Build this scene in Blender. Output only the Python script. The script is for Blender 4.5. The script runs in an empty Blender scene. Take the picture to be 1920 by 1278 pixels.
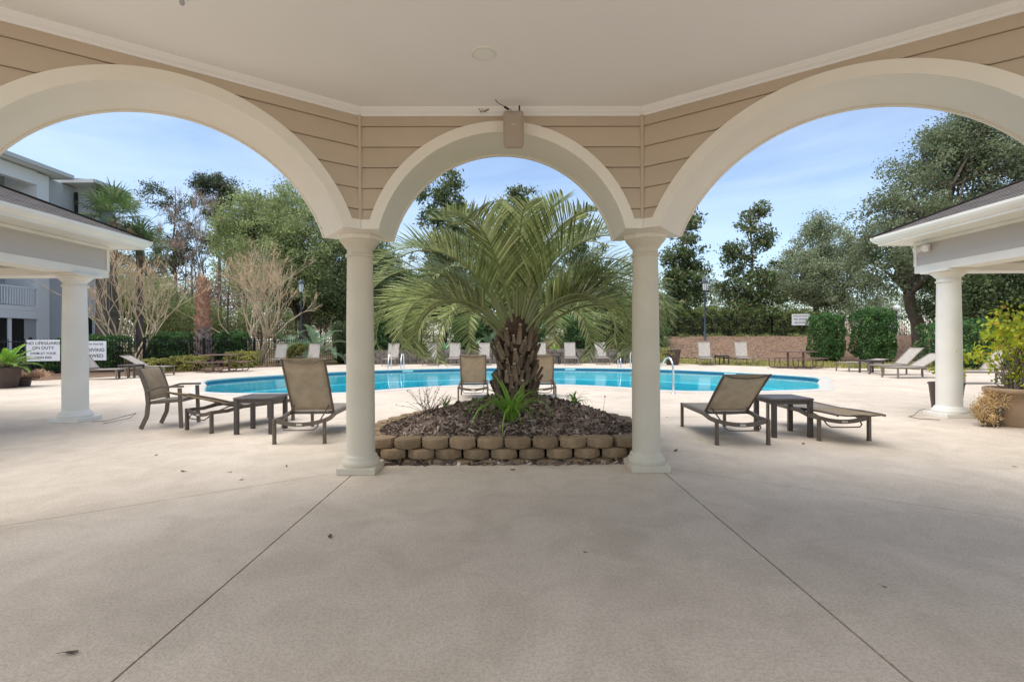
import bpy, bmesh, math, random
import numpy as np
from mathutils import Vector, Matrix
from mathutils.geometry import tessellate_polygon

R = math.radians
PI = math.pi
sc = bpy.context.scene
col = sc.collection

# ------------------------------------------------------------------ camera, sky, sun, exposure
F = 940.0 / 1920.0            # focal length as a share of the picture width
EYE = 1.33
cam_d = bpy.data.cameras.new("camera")
cam = bpy.data.objects.new("camera", cam_d)
col.objects.link(cam)
cam_d.sensor_width = 36.0
cam_d.lens = 36.0 * F
cam_d.shift_y = -1.0 / 1920
cam_d.clip_start = 0.05
cam_d.clip_end = 2000
cam.matrix_world = Matrix.Translation((0, 0, EYE)) @ Matrix.Rotation(R(90), 4, 'X') @ Matrix.Rotation(-0.0051, 4, 'Z')
sc.camera = cam

SUN_EL, SUN_AZ = R(68), R(-118)     # azimuth from +Y towards +X: a veiled sun, high, to the left and a little behind us
w = bpy.data.worlds.new("World")
sc.world = w
w.use_nodes = True
nt = w.node_tree
for n in list(nt.nodes):
    nt.nodes.remove(n)
out = nt.nodes.new('ShaderNodeOutputWorld')
bg = nt.nodes.new('ShaderNodeBackground')
bg.inputs['Strength'].default_value = 0.07
sky = nt.nodes.new('ShaderNodeTexSky')
sky.sky_type = 'NISHITA'
sky.sun_disc = False
sky.sun_elevation = SUN_EL
sky.sun_rotation = SUN_AZ
sky.air_density = 1.0
sky.dust_density = 0.6
sky.ozone_density = 2.5
tc = nt.nodes.new('ShaderNodeTexCoord')
mp = nt.nodes.new('ShaderNodeMapping')
mp.inputs['Scale'].default_value = (1.3, 1.9, 5.5)
mp.inputs['Rotation'].default_value = (0.18, 0.30, 0.4)
nz = nt.nodes.new('ShaderNodeTexNoise')
nz.inputs['Scale'].default_value = 1.1
nz.inputs['Detail'].default_value = 7
nz.inputs['Roughness'].default_value = 0.55
nz.inputs['Distortion'].default_value = 0.6
rp = nt.nodes.new('ShaderNodeMapRange')
rp.inputs['From Min'].default_value = 0.36
rp.inputs['From Max'].default_value = 0.74
rp.inputs['To Min'].default_value = 0.02
rp.inputs['To Max'].default_value = 0.30
mx = nt.nodes.new('ShaderNodeMix')
mx.data_type = 'RGBA'
mx.inputs['B'].default_value = (7.6, 8.0, 8.6, 1)      # thin high cloud
nt.links.new(tc.outputs['Generated'], mp.inputs['Vector'])
nt.links.new(mp.outputs['Vector'], nz.inputs['Vector'])
nt.links.new(nz.outputs['Fac'], rp.inputs['Value'])
nt.links.new(rp.outputs['Result'], mx.inputs['Factor'])
nt.links.new(sky.outputs['Color'], mx.inputs['A'])
nt.links.new(mx.outputs['Result'], bg.inputs['Color'])
nt.links.new(bg.outputs['Background'], out.inputs['Surface'])

sl = bpy.data.lights.new("sun", 'SUN')
sl.energy = 1.5
sl.angle = R(75)
sl.color = (1.0, 0.94, 0.85)
so = bpy.data.objects.new("sun", sl)
col.objects.link(so)
sd = Vector((math.sin(SUN_AZ) * math.cos(SUN_EL), math.cos(SUN_AZ) * math.cos(SUN_EL), math.sin(SUN_EL)))
so.rotation_euler = sd.to_track_quat('Z', 'Y').to_euler()
so.location = (0, 0, 30)

sc.view_settings.view_transform = 'Standard'
sc.view_settings.look = 'None'
sc.view_settings.gamma = 1.0
sc.view_settings.use_curve_mapping = False
sc.view_settings.exposure = 1.6
sc.render.engine = 'CYCLES'
sc.cycles.use_denoising = True
sc.cycles.max_bounces = 10
sc.cycles.diffuse_bounces = 6
sc.cycles.transparent_max_bounces = 12
sc.cycles.caustics_reflective = False
sc.cycles.caustics_refractive = False

# ------------------------------------------------------------------ helpers
def at(x, y, Y):
    """photo pixel (1920 wide) at depth Y -> point in the place"""
    u, v = x - 960.0, y - 638.0
    v += 0.0051 * u
    return Vector((u / 940.0 * Y, Y, EYE - v / 940.0 * Y))

def gnd(x, y, z=0.0):
    u, v = x - 960.0, y - 638.0
    v += 0.0051 * u
    Y = 940.0 * (EYE - z) / v
    return Vector((u / 940.0 * Y, Y, z))

def tag(o, label=None, cat=None, group=None, kind=None):
    if label: o['label'] = label
    if cat: o['category'] = cat
    if group: o['group'] = group
    if kind: o['kind'] = kind
    return o

def empty(name, loc=(0, 0, 0), rz=0.0):
    o = bpy.data.objects.new(name, None)
    o.empty_display_size = 0.1
    o.location = loc
    o.rotation_euler = (0, 0, rz)
    col.objects.link(o)
    return o

def link(name, me, parent=None, loc=None, rot=None):
    o = bpy.data.objects.new(name, me)
    col.objects.link(o)
    if parent: o.parent = parent
    if loc is not None: o.location = loc
    if rot is not None: o.rotation_euler = rot
    return o

def copy_tree(o, parent=None):
    c = o.copy()
    col.objects.link(c)
    c.parent = parent
    for ch in list(o.children):
        copy_tree(ch, c)
    return c

class MB:
    def __init__(s):
        s.v = []; s.f = []; s.sm = []
    def add(s, vs, fs, smooth=False):
        b = len(s.v)
        s.v.extend([tuple(p) for p in vs])
        for f in fs:
            s.f.append(tuple(i + b for i in f)); s.sm.append(smooth)
        return s
    def box(s, c, d, rz=0.0, M=None, bev=0.0):
        x, y, z = d[0] / 2, d[1] / 2, d[2] / 2
        if bev <= 0:
            vs = [Vector((sx * x, sy * y, sz * z)) for sz in (-1, 1) for sy in (-1, 1) for sx in (-1, 1)]
            fs = [(0, 2, 3, 1), (4, 5, 7, 6), (0, 1, 5, 4), (2, 6, 7, 3), (0, 4, 6, 2), (1, 3, 7, 5)]
        else:
            b = min(bev, x * .8, y * .8, z * .8)
            oc = [(-x + b, -y), (x - b, -y), (x, -y + b), (x, y - b), (x - b, y), (-x + b, y), (-x, y - b), (-x, -y + b)]
            ic = [(-x + b, -y + b * .6), (x - b, -y + b * .6), (x - b * .6, -y + b), (x - b * .6, y - b), (x - b, y - b * .6), (-x + b, y - b * .6), (-x + b * .6, y - b), (-x + b * .6, -y + b)]
            vs = [Vector((p[0], p[1], -z)) for p in ic] + [Vector((p[0], p[1], -z + b)) for p in oc] + \
                 [Vector((p[0], p[1], z - b)) for p in oc] + [Vector((p[0], p[1], z)) for p in ic]
            fs = [tuple(range(7, -1, -1)), tuple(range(24, 32))]
            for k in range(3):
                for i in range(8):
                    j = (i + 1) % 8
                    fs.append((k * 8 + i, k * 8 + j, k * 8 + 8 + j, k * 8 + 8 + i))
        Mx = M if M is not None else Matrix.Rotation(rz, 4, 'Z')
        c = Vector(c)
        s.add([c + (Mx.to_3x3() @ p) for p in vs], fs)
        return s
    def bar(s, a, b, wd, ht, up=(0, 0, 1)):
        a, b = Vector(a), Vector(b)
        t = (b - a).normalized(); u = Vector(up)
        sd = t.cross(u)
        if sd.length < 1e-4: sd = t.cross(Vector((1, 0, 0)))
        sd.normalize(); n = sd.cross(t)
        q = [(-1, -1), (1, -1), (1, 1), (-1, 1)]
        vs = [p + sd * (i * wd / 2) + n * (j * ht / 2) for p in (a, b) for i, j in q]
        s.add(vs, [(3, 2, 1, 0), (4, 5, 6, 7), (0, 1, 5, 4), (1, 2, 6, 5), (2, 3, 7, 6), (3, 0, 4, 7)])
        return s
    def tube(s, pts, rad, n=8, cap=True, smooth=True):
        pts = [Vector(p) for p in pts]
        if not hasattr(rad, '__len__'): rad = [rad] * len(pts)
        vs, fs = [], []
        ref = None
        for i, p in enumerate(pts):
            if i == 0: t = pts[1] - p
            elif i == len(pts) - 1: t = p - pts[i - 1]
            else: t = pts[i + 1] - pts[i - 1]
            t.normalize()
            if ref is None:
                ref = Vector((0, 0, 1)) if abs(t.z) < .9 else Vector((1, 0, 0))
            a = ref - t * ref.dot(t)
            if a.length < 1e-5: a = t.orthogonal()
            a.normalize(); ref = a
            b = t.cross(a)
            for k in range(n):
                an = 2 * PI * k / n
                vs.append(p + (a * math.cos(an) + b * math.sin(an)) * rad[i])
        for i in range(len(pts) - 1):
            for k in range(n):
                k2 = (k + 1) % n
                fs.append((i * n + k, i * n + k2, i * n + n + k2, i * n + n + k))
        s.add(vs, fs, smooth)
        if cap:
            m = len(pts) - 1
            s.add([vs[k] for k in range(n)], [tuple(range(n - 1, -1, -1))])
            s.add([vs[m * n + k] for k in range(n)], [tuple(range(n))])
        return s
    def lathe(s, prof, c=(0, 0, 0), n=32, smooth=True, cap=True):
        c = Vector(c); vs, fs = [], []
        for r, z in prof:
            for k in range(n):
                an = 2 * PI * k / n
                vs.append(c + Vector((r * math.cos(an), r * math.sin(an), z)))
        m = len(prof)
        for i in range(m - 1):
            for k in range(n):
                k2 = (k + 1) % n
                fs.append((i * n + k, i * n + k2, i * n + n + k2, i * n + n + k))
        s.add(vs, fs, smooth)
        if cap:
            s.add(vs[:n], [tuple(range(n - 1, -1, -1))])
            s.add(vs[-n:], [tuple(range(n))])
        return s
    def mesh(s, name, mat=None):
        me = bpy.data.meshes.new(name)
        me.from_pydata(s.v, [], s.f)
        me.polygons.foreach_set('use_smooth', s.sm)
        if mat: me.materials.append(mat)
        me.update()
        return me
    def build(s, name, mat=None, parent=None, loc=None, rot=None):
        return link(name, s.mesh(name, mat), parent, loc, rot)

def np_mesh(name, verts, faces, mat, smooth=False):
    """verts (N,3), faces (M,k) numpy arrays"""
    me = bpy.data.meshes.new(name)
    k = faces.shape[1]
    me.vertices.add(len(verts)); me.vertices.foreach_set('co', np.asarray(verts, np.float32).ravel())
    me.loops.add(faces.size); me.loops.foreach_set('vertex_index', faces.astype(np.int32).ravel())
    me.polygons.add(len(faces))
    me.polygons.foreach_set('loop_start', np.arange(0, faces.size, k, dtype=np.int32))
    me.polygons.foreach_set('loop_total', np.full(len(faces), k, np.int32))
    me.polygons.foreach_set('use_smooth', np.full(len(faces), smooth))
    me.update(calc_edges=True)
    me.validate()
    if mat: me.materials.append(mat)
    return me

# ------------------------------------------------------------------ materials
def new_mat(name):
    m = bpy.data.materials.new(name); m.use_nodes = True
    t = m.node_tree
    return m, t, t.nodes['Principled BSDF'], t.nodes['Material Output']

def mat(name, c, rough=0.6, c2=None, scale=6.0, detail=5.0, bump=0.0, bscale=60.0, metal=0.0, spec=0.35, lo=.35, hi=.65, stretch=None, bdist=0.01):
    m, t, p, o = new_mat(name)
    p.inputs['Base Color'].default_value = (*c, 1)
    p.inputs['Roughness'].default_value = rough
    p.inputs['Metallic'].default_value = metal
    p.inputs['Specular IOR Level'].default_value = spec
    tcn = t.nodes.new('ShaderNodeTexCoord')
    src = tcn.outputs['Object']
    if stretch:
        mpn = t.nodes.new('ShaderNodeMapping'); mpn.inputs['Scale'].default_value = stretch
        t.links.new(src, mpn.inputs['Vector']); src = mpn.outputs['Vector']
    if c2:
        n = t.nodes.new('ShaderNodeTexNoise'); n.inputs['Scale'].default_value = scale; n.inputs['Detail'].default_value = detail
        t.links.new(src, n.inputs['Vector'])
        r = t.nodes.new('ShaderNodeValToRGB')
        r.color_ramp.elements[0].position = lo; r.color_ramp.elements[0].color = (*c, 1)
        r.color_ramp.elements[1].position = hi; r.color_ramp.elements[1].color = (*c2, 1)
        t.links.new(n.outputs['Fac'], r.inputs['Fac'])
        t.links.new(r.outputs['Color'], p.inputs['Base Color'])
    if bump:
        n2 = t.nodes.new('ShaderNodeTexNoise'); n2.inputs['Scale'].default_value = bscale; n2.inputs['Detail'].default_value = 4
        t.links.new(src, n2.inputs['Vector'])
        b = t.nodes.new('ShaderNodeBump'); b.inputs['Strength'].default_value = bump; b.inputs['Distance'].default_value = bdist
        t.links.new(n2.outputs['Fac'], b.inputs['Height']); t.links.new(b.outputs['Normal'], p.inputs['Normal'])
    return m

def leaf_mat(name, c1, c2, c3=None, trans=0.3, rough=0.55, gain=1.3):
    """each leaf (mesh island) takes its own tone; larger soft patches vary too, painting in shade between leaf clumps"""
    m, t, p, o = new_mat(name)
    c1, c2 = [min(1, v * gain) for v in c1], [min(1, v * gain) for v in c2]
    c3 = [min(1, v * gain) for v in c3] if c3 else None
    g = t.nodes.new('ShaderNodeNewGeometry')
    r = t.nodes.new('ShaderNodeValToRGB')
    r.color_ramp.elements[0].color = (*c1, 1); r.color_ramp.elements[1].color = (*c2, 1)
    if c3:
        e = r.color_ramp.elements.new(0.93); e.color = (*c2, 1)
        r.color_ramp.elements[-1].color = (*c3, 1)
    t.links.new(g.outputs['Random Per Island'], r.inputs['Fac'])
    tcn = t.nodes.new('ShaderNodeTexCoord')
    n = t.nodes.new('ShaderNodeTexNoise'); n.inputs['Scale'].default_value = 1.3; n.inputs['Detail'].default_value = 3
    t.links.new(tcn.outputs['Object'], n.inputs['Vector'])
    hs = t.nodes.new('ShaderNodeHueSaturation')
    mr = t.nodes.new('ShaderNodeMapRange'); mr.inputs['From Min'].default_value = .3; mr.inputs['From Max'].default_value = .7
    mr.inputs['To Min'].default_value = .6; mr.inputs['To Max'].default_value = 1.42
    t.links.new(n.outputs['Fac'], mr.inputs['Value']); t.links.new(mr.outputs['Result'], hs.inputs['Value'])
    t.links.new(r.outputs['Color'], hs.inputs['Color'])
    t.links.new(hs.outputs['Color'], p.inputs['Base Color'])
    p.inputs['Roughness'].default_value = rough
    p.inputs['Specular IOR Level'].default_value = 0.3
    tr = t.nodes.new('ShaderNodeBsdfTranslucent')
    t.links.new(hs.outputs['Color'], tr.inputs['Color'])
    mxs = t.nodes.new('ShaderNodeMixShader'); mxs.inputs['Fac'].default_value = trans
    t.links.new(p.outputs['BSDF'], mxs.inputs[1]); t.links.new(tr.outputs['BSDF'], mxs.inputs[2])
    t.links.new(mxs.outputs['Shader'], o.inputs['Surface'])
    return m

def concrete_mat(name, tint=(1, 1, 1)):
    m, t, p, o = new_mat(name)
    tcn = t.nodes.new('ShaderNodeTexCoord')
    def noise(s, d, ro=.6, dist=0.0):
        n = t.nodes.new('ShaderNodeTexNoise'); n.inputs['Scale'].default_value = s; n.inputs['Detail'].default_value = d
        n.inputs['Roughness'].default_value = ro; n.inputs['Distortion'].default_value = dist
        t.links.new(tcn.outputs['Object'], n.inputs['Vector']); return n.outputs['Fac']
    def ramp(src, stops):
        r = t.nodes.new('ShaderNodeValToRGB'); e = r.color_ramp.elements
        e[0].position, e[0].color = stops[0][0], (*stops[0][1], 1)
        e[1].position, e[1].color = stops[1][0], (*stops[1][1], 1)
        t.links.new(src, r.inputs['Fac']); return r.outputs['Color']
    def mul(a, b, fac=1.0):
        x = t.nodes.new('ShaderNodeMix'); x.data_type = 'RGBA'; x.blend_type = 'MULTIPLY'; x.inputs['Factor'].default_value = fac
        t.links.new(a, x.inputs['A']); t.links.new(b, x.inputs['B']); return x.outputs['Result']
    base = ramp(noise(.55, 5, .6, .4), [(.32, (.50 * tint[0], .455 * tint[1], .40 * tint[2])), (.68, (.60 * tint[0], .555 * tint[1], .495 * tint[2]))])
    blot = ramp(noise(2.3, 6, .65, .8), [(.30, (.84, .83, .81)), (.60, (1, 1, 1))])
    # knock-down splatter: flattened pale pads over a darker, coarser bed
    n1 = noise(62, 4, .6, .5)
    pads = ramp(n1, [(.40, (.80, .785, .76)), (.56, (1.0, 1.0, 1.0))])
    speck = ramp(noise(170, 3, .7), [(.34, (.66, .64, .61)), (.50, (1, 1, 1))])
    stain = ramp(noise(.9, 8, .7, 1.6), [(.26, (.80, .775, .74)), (.36, (1, 1, 1))])
    vo = t.nodes.new('ShaderNodeTexVoronoi'); vo.feature = 'DISTANCE_TO_EDGE'; vo.inputs['Scale'].default_value = .42
    nd = t.nodes.new('ShaderNodeTexNoise'); nd.inputs['Scale'].default_value = 2.6; nd.inputs['Detail'].default_value = 6
    t.links.new(tcn.outputs['Object'], nd.inputs['Vector'])
    vm = t.nodes.new('ShaderNodeVectorMath'); vm.operation = 'MULTIPLY_ADD'; vm.inputs[1].default_value = (.55, .55, 0)
    t.links.new(nd.outputs['Color'], vm.inputs[0]); t.links.new(tcn.outputs['Object'], vm.inputs[2]); t.links.new(vm.outputs[0], vo.inputs['Vector'])
    crack = ramp(vo.outputs['Distance'], [(.0, (.62, .58, .53)), (.0035, (1, 1, 1))])
    gate = t.nodes.new('ShaderNodeMapRange'); gate.inputs['From Min'].default_value = .56; gate.inputs['From Max'].default_value = .62
    t.links.new(noise(.3, 2), gate.inputs['Value'])
    ck = t.nodes.new('ShaderNodeMix'); ck.data_type = 'RGBA'; ck.inputs['A'].default_value = (1, 1, 1, 1)
    t.links.new(gate.outputs['Result'], ck.inputs['Factor']); t.links.new(crack, ck.inputs['B'])
    c = mul(mul(mul(mul(mul(base, blot), pads, .75), speck, .7), stain, .8), ck.outputs['Result'])
    t.links.new(c, p.inputs['Base Color'])
    rr = t.nodes.new('ShaderNodeMapRange'); rr.inputs['To Min'].default_value = .5; rr.inputs['To Max'].default_value = .85
    t.links.new(noise(1.2, 4), rr.inputs['Value']); t.links.new(rr.outputs['Result'], p.inputs['Roughness'])
    p.inputs['Specular IOR Level'].default_value = .35
    r2 = t.nodes.new('ShaderNodeMapRange'); r2.inputs['From Min'].default_value = .40; r2.inputs['From Max'].default_value = .56
    t.links.new(n1, r2.inputs['Value'])
    ad = t.nodes.new('ShaderNodeMath'); ad.operation = 'MULTIPLY_ADD'; ad.inputs[1].default_value = .35
    t.links.new(noise(190, 2), ad.inputs[0]); t.links.new(r2.outputs['Result'], ad.inputs[2])
    b = t.nodes.new('ShaderNodeBump'); b.inputs['Strength'].default_value = .35; b.inputs['Distance'].default_value = .004
    t.links.new(ad.outputs[0], b.inputs['Height']); t.links.new(b.outputs['Normal'], p.inputs['Normal'])
    return m

def lap_mat(name, c, pitch=0.13, depth=.012):
    """painted lap siding too far away to pick the boards apart: relief by height"""
    m, t, p, o = new_mat(name)
    p.inputs['Base Color'].default_value = (*c, 1); p.inputs['Roughness'].default_value = .6
    tcn = t.nodes.new('ShaderNodeTexCoord'); sp = t.nodes.new('ShaderNodeSeparateXYZ')
    t.links.new(tcn.outputs['Object'], sp.inputs['Vector'])
    d = t.nodes.new('ShaderNodeMath'); d.operation = 'DIVIDE'; d.inputs[1].default_value = pitch
    f = t.nodes.new('ShaderNodeMath'); f.operation = 'FRACT'
    t.links.new(sp.outputs['Z'], d.inputs[0]); t.links.new(d.outputs[0], f.inputs[0])
    i = t.nodes.new('ShaderNodeMath'); i.operation = 'SUBTRACT'; i.inputs[0].default_value = 1.0
    t.links.new(f.outputs[0], i.inputs[1])
    b = t.nodes.new('ShaderNodeBump'); b.inputs['Strength'].default_value = 1.0; b.inputs['Distance'].default_value = depth
    t.links.new(i.outputs[0], b.inputs['Height']); t.links.new(b.outputs['Normal'], p.inputs['Normal'])
    return m

def sling_mat(name, c, trans=.35):
    m, t, p, o = new_mat(name)
    tcn = t.nodes.new('ShaderNodeTexCoord')
    n = t.nodes.new('ShaderNodeTexNoise'); n.inputs['Scale'].default_value = 7; n.inputs['Detail'].default_value = 4
    t.links.new(tcn.outputs['Object'], n.inputs['Vector'])
    r = t.nodes.new('ShaderNodeValToRGB')
    r.color_ramp.elements[0].position = .3; r.color_ramp.elements[0].color = (c[0] * .85, c[1] * .85, c[2] * .85, 1)
    r.color_ramp.elements[1].position = .7; r.color_ramp.elements[1].color = (c[0] * 1.1, c[1] * 1.1, c[2] * 1.1, 1)
    t.links.new(n.outputs['Fac'], r.inputs['Fac'])
    # woven mesh
    wv = t.nodes.new('ShaderNodeTexChecker'); wv.inputs['Scale'].default_value = 260
    t.links.new(tcn.outputs['Object'], wv.inputs['Vector'])
    b = t.nodes.new('ShaderNodeBump'); b.inputs['Strength'].default_value = .25; b.inputs['Distance'].default_value = .001
    t.links.new(wv.outputs['Fac'], b.inputs['Height']); t.links.new(b.outputs['Normal'], p.inputs['Normal'])
    t.links.new(r.outputs['Color'], p.inputs['Base Color']); p.inputs['Roughness'].default_value = .8
    p.inputs['Specular IOR Level'].default_value = .2
    tr = t.nodes.new('ShaderNodeBsdfTranslucent'); t.links.new(r.outputs['Color'], tr.inputs['Color'])
    mxs = t.nodes.new('ShaderNodeMixShader'); mxs.inputs['Fac'].default_value = trans
    t.links.new(p.outputs['BSDF'], mxs.inputs[1]); t.links.new(tr.outputs['BSDF'], mxs.inputs[2])
    tp = t.nodes.new('ShaderNodeBsdfTransparent'); m2 = t.nodes.new('ShaderNodeMixShader'); m2.inputs['Fac'].default_value = trans * .3     # open weave
    t.links.new(mxs.outputs['Shader'], m2.inputs[1]); t.links.new(tp.outputs['BSDF'], m2.inputs[2])
    t.links.new(m2.outputs['Shader'], o.inputs['Surface'])
    return m

def shingle_mat(name):
    m, t, p, o = new_mat(name)
    tcn = t.nodes.new('ShaderNodeTexCoord')
    br = t.nodes.new('ShaderNodeTexBrick')
    br.inputs['Scale'].default_value = 1.0
    br.inputs['Color1'].default_value = (.10, .082, .068, 1); br.inputs['Color2'].default_value = (.175, .15, .13, 1)
    br.inputs['Mortar'].default_value = (.035, .03, .026, 1)
    br.inputs['Brick Width'].default_value = .28; br.inputs['Row Height'].default_value = .13
    br.inputs['Mortar Size'].default_value = .009
    t.links.new(tcn.outputs['UV'], br.inputs['Vector'])
    t.links.new(br.outputs['Color'], p.inputs['Base Color']); p.inputs['Roughness'].default_value = .9
    return m

M = {}
M['cream'] = mat('cream_paint', (.84, .80, .71), .5, (.79, .75, .66), 1.5, bump=.06, bscale=25, lo=.3, hi=.7)
M['column'] = mat('column_paint', (.68, .62, .495), .42, (.63, .575, .455), 2.5, bump=.04, bscale=30)
M['siding'] = mat('tan_siding', (.555, .46, .355), .62, (.52, .43, .33), 1.2, bump=.05, bscale=40, bdist=.002)
M['lap_shade'] = mat('lap_shade_backing', (.16, .12, .09), .9)  # dark colour seen through the lap gaps, standing in for their shadow lines
M['ceiling'] = mat('ceiling_paint', (.85, .845, .83), .8, (.83, .82, .80), .7, bump=.08, bscale=18)
M['white'] = mat('white_trim', (.80, .77, .70), .45, (.74, .715, .645), 2.2, bump=.03)
M['gutter'] = mat('gutter_enamel', (.84, .81, .73), .35, (.77, .74, .66), 1.3)
M['frieze'] = lap_mat('grey_lap', (.50, .46, .42), .21, .010)
M['concrete'] = concrete_mat('knockdown_concrete', (1.27, 1.19, 1.085))
M['coping'] = mat('coping_concrete', (.57, .535, .475), .7, (.50, .465, .41), 5, bump=.2, bscale=40)
M['joint'] = mat('joint_filler', (.42, .36, .28), .9, (.25, .205, .155), 3.0)
M['bronze'] = mat('bronze_aluminium', (.135, .108, .082), .42, (.115, .09, .068), 9, metal=.15, spec=.5)
M['bronze_dark'] = mat('dark_bronze', (.055, .045, .04), .45, (.07, .056, .048), 9, metal=.1, spec=.5)
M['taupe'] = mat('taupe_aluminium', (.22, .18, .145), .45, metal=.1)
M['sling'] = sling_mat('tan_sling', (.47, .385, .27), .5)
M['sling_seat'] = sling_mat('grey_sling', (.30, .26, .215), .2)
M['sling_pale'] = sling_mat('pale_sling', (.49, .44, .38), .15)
M['table'] = mat('table_top', (.075, .062, .06), .35, (.10, .085, .08), 14, spec=.5)
M['plate'] = mat('maker_plate', (.55, .52, .46), .4)
M['block'] = mat('retaining_block', (.37, .265, .16), .95, (.255, .175, .10), 9, 8, bump=.9, bscale=55, bdist=.012, lo=.3, hi=.72)
M['soil'] = mat('mulch_soil', (.05, .033, .024), 1.0, (.10, .068, .05), 18, bump=.6, bscale=40, bdist=.02)
M['chip'] = leaf_mat('bark_chips', (.055, .03, .02), (.43, .32, .25), (.64, .56, .48), 0.0, .75, 1.0)
M['bank'] = mat('pine_straw', (.14, .085, .052), 1.0, (.255, .165, .108), 6, 9, bump=.8, bscale=14, bdist=.05)
M['lawn'] = mat('lawn_soil', (.20, .17, .06), 1.0, (.30, .20, .10), 1.2, 6)
M['grass'] = leaf_mat('grass_blades', (.14, .16, .04), (.32, .30, .09), (.42, .30, .14), .2)
M['earth'] = mat('woodland_floor', (.13, .09, .055), 1.0, (.19, .15, .07), .35, 8, bump=.7, bscale=3, bdist=.1)
M['tile'] = mat('waterline_tile', (.04, .15, .26), .2, (.07, .22, .36), 26, spec=.5)
M['plaster'] = mat('pool_plaster', (.27, .79, .88), .7, (.32, .84, .91), .6)
M['steel'] = mat('stainless', (.78, .78, .78), .18, metal=1.0)
M['black'] = mat('black_metal', (.016, .017, .018), .45)
M['lamp_metal'] = mat('lamp_metal', (.055, .07, .085), .5)
M['glass'] = mat('frosted_glass', (.62, .64, .64), .25)
M['globe'] = mat('opal_globe', (.85, .85, .83), .3)
M['sign'] = mat('sign_panel', (.80, .80, .80), .5, (.75, .75, .76), 4)
M['ink'] = mat('sign_ink', (.03, .03, .035), .6)
M['brown_metal'] = mat('brown_coated_metal', (.15, .085, .065), .5, (.17, .105, .08), 20)
M['pot_brown'] = mat('pot_brown', (.085, .055, .045), .5, (.065, .045, .04), 5)
M['pot_tan'] = mat('pot_tan', (.36, .25, .155), .75, (.28, .19, .12), 4, bump=.1)
M['bark'] = mat('bark', (.12, .09, .065), .95, (.20, .16, .12), 5, 6, bump=.7, bscale=12, bdist=.03, stretch=(1, 1, .3))
M['bark_pale'] = mat('smooth_pale_bark', (.60, .49, .34), .8, (.47, .36, .23), 3, 5)
M['bark_grey'] = mat('grey_bark', (.20, .165, .13), .95, (.12, .095, .075), 4, 5)
M['twig'] = mat('dry_twig', (.10, .055, .045), .9, (.16, .09, .07), 20)
M['boot'] = mat('palm_boot', (.13, .085, .055), .95, (.30, .23, .165), 9, 6, bump=.7, bscale=30, bdist=.01, stretch=(1, 1, .25))
M['boot_end'] = mat('palm_boot_end', (.40, .32, .235), .9, (.28, .21, .15), 14)
M['trunk_fibre'] = mat('palm_fibre', (.045, .028, .018), 1.0, (.09, .055, .035), 16, bump=.8, bscale=30, bdist=.02)
M['trunk_red'] = mat('trunk_red', (.27, .115, .065), .95, (.40, .25, .17), 7, 6, bump=.6, bscale=20, bdist=.02)
M['trunk_ash'] = mat('trunk_ash', (.33, .26, .225), .95, (.10, .07, .055), 8, 6, bump=.6, bscale=20, bdist=.02)
M['rachis'] = mat('frond_rib', (.25, .28, .11), .5, (.31, .32, .15), 3)
M['frond'] = leaf_mat('pindo_leaflets', (.055, .08, .025), (.34, .38, .165), (.52, .50, .28), .36, .3, 1.75)
M['frond_blue'] = leaf_mat('young_palm_leaflets', (.13, .22, .13), (.26, .36, .22), None, .3, .5)
M['sabal'] = leaf_mat('cabbage_palm_leaf', (.07, .12, .045), (.15, .21, .08), (.24, .19, .09), .3, .5, gain=1.5)
M['dead_frond'] = leaf_mat('dead_palm_leaf', (.20, .13, .07), (.34, .25, .15), None, .2, .8)
M['oak'] = leaf_mat('oak_leaf', (.075, .10, .038), (.155, .175, .075), (.23, .22, .10), .40, gain=2.4)
M['oak_grey'] = leaf_mat('live_oak_leaf', (.06, .08, .04), (.135, .15, .085), (.20, .18, .11), .38, gain=1.95)
M['oak_pale'] = leaf_mat('grey_green_leaf', (.085, .105, .06), (.17, .19, .11), (.22, .21, .12), .38, gain=2.1)
M['dark_leaf'] = leaf_mat('dark_leaf', (.035, .052, .02), (.085, .11, .042), None, .25, gain=1.5)
M['magnolia'] = leaf_mat('magnolia_leaf', (.035, .058, .020), (.095, .115, .045), (.21, .14, .065), .25, .32, gain=1.85)
M['pine'] = leaf_mat('pine_needles', (.04, .06, .03), (.09, .11, .055), (.15, .11, .06), .2)
M['hedge'] = leaf_mat('hedge_leaf', (.026, .062, .018), (.065, .13, .036), (.15, .22, .06), .25, .4, gain=1.7)
M['hedge_olive'] = leaf_mat('olive_hedge_leaf', (.055, .075, .022), (.13, .155, .05), (.17, .13, .06), .35, gain=2.1)
M['shrub_gold'] = leaf_mat('golden_shrub_leaf', (.18, .19, .045), (.34, .32, .09), (.40, .28, .12), .25)
M['twig_mass'] = leaf_mat('winter_twigs', (.20, .145, .11), (.36, .27, .21), None, .1, .9)
M['twig_tan'] = leaf_mat('crape_twigs', (.40, .28, .17), (.56, .42, .27), None, .1, .9)
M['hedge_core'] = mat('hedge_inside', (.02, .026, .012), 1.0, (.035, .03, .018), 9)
M['lily'] = leaf_mat('strap_leaf', (.11, .26, .03), (.23, .40, .06), (.45, .40, .12), .3, .4)
M['agave'] = leaf_mat('blue_leaf', (.17, .30, .16), (.28, .42, .24), None, .25, .45)
M['cycad'] = leaf_mat('cycad_leaf', (.10, .24, .03), (.26, .42, .06), None, .25, .4)
M['croton'] = leaf_mat('yellow_leaf', (.22, .32, .03), (.55, .55, .05), (.62, .25, .08), .35, .45)
M['dry_bloom'] = leaf_mat('dry_bloom', (.42, .29, .13), (.62, .45, .24), (.38, .33, .12), .3, .8)
M['pink_bloom'] = leaf_mat('faded_bloom', (.48, .30, .20), (.66, .47, .34), (.75, .68, .58), .3, .8)
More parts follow.
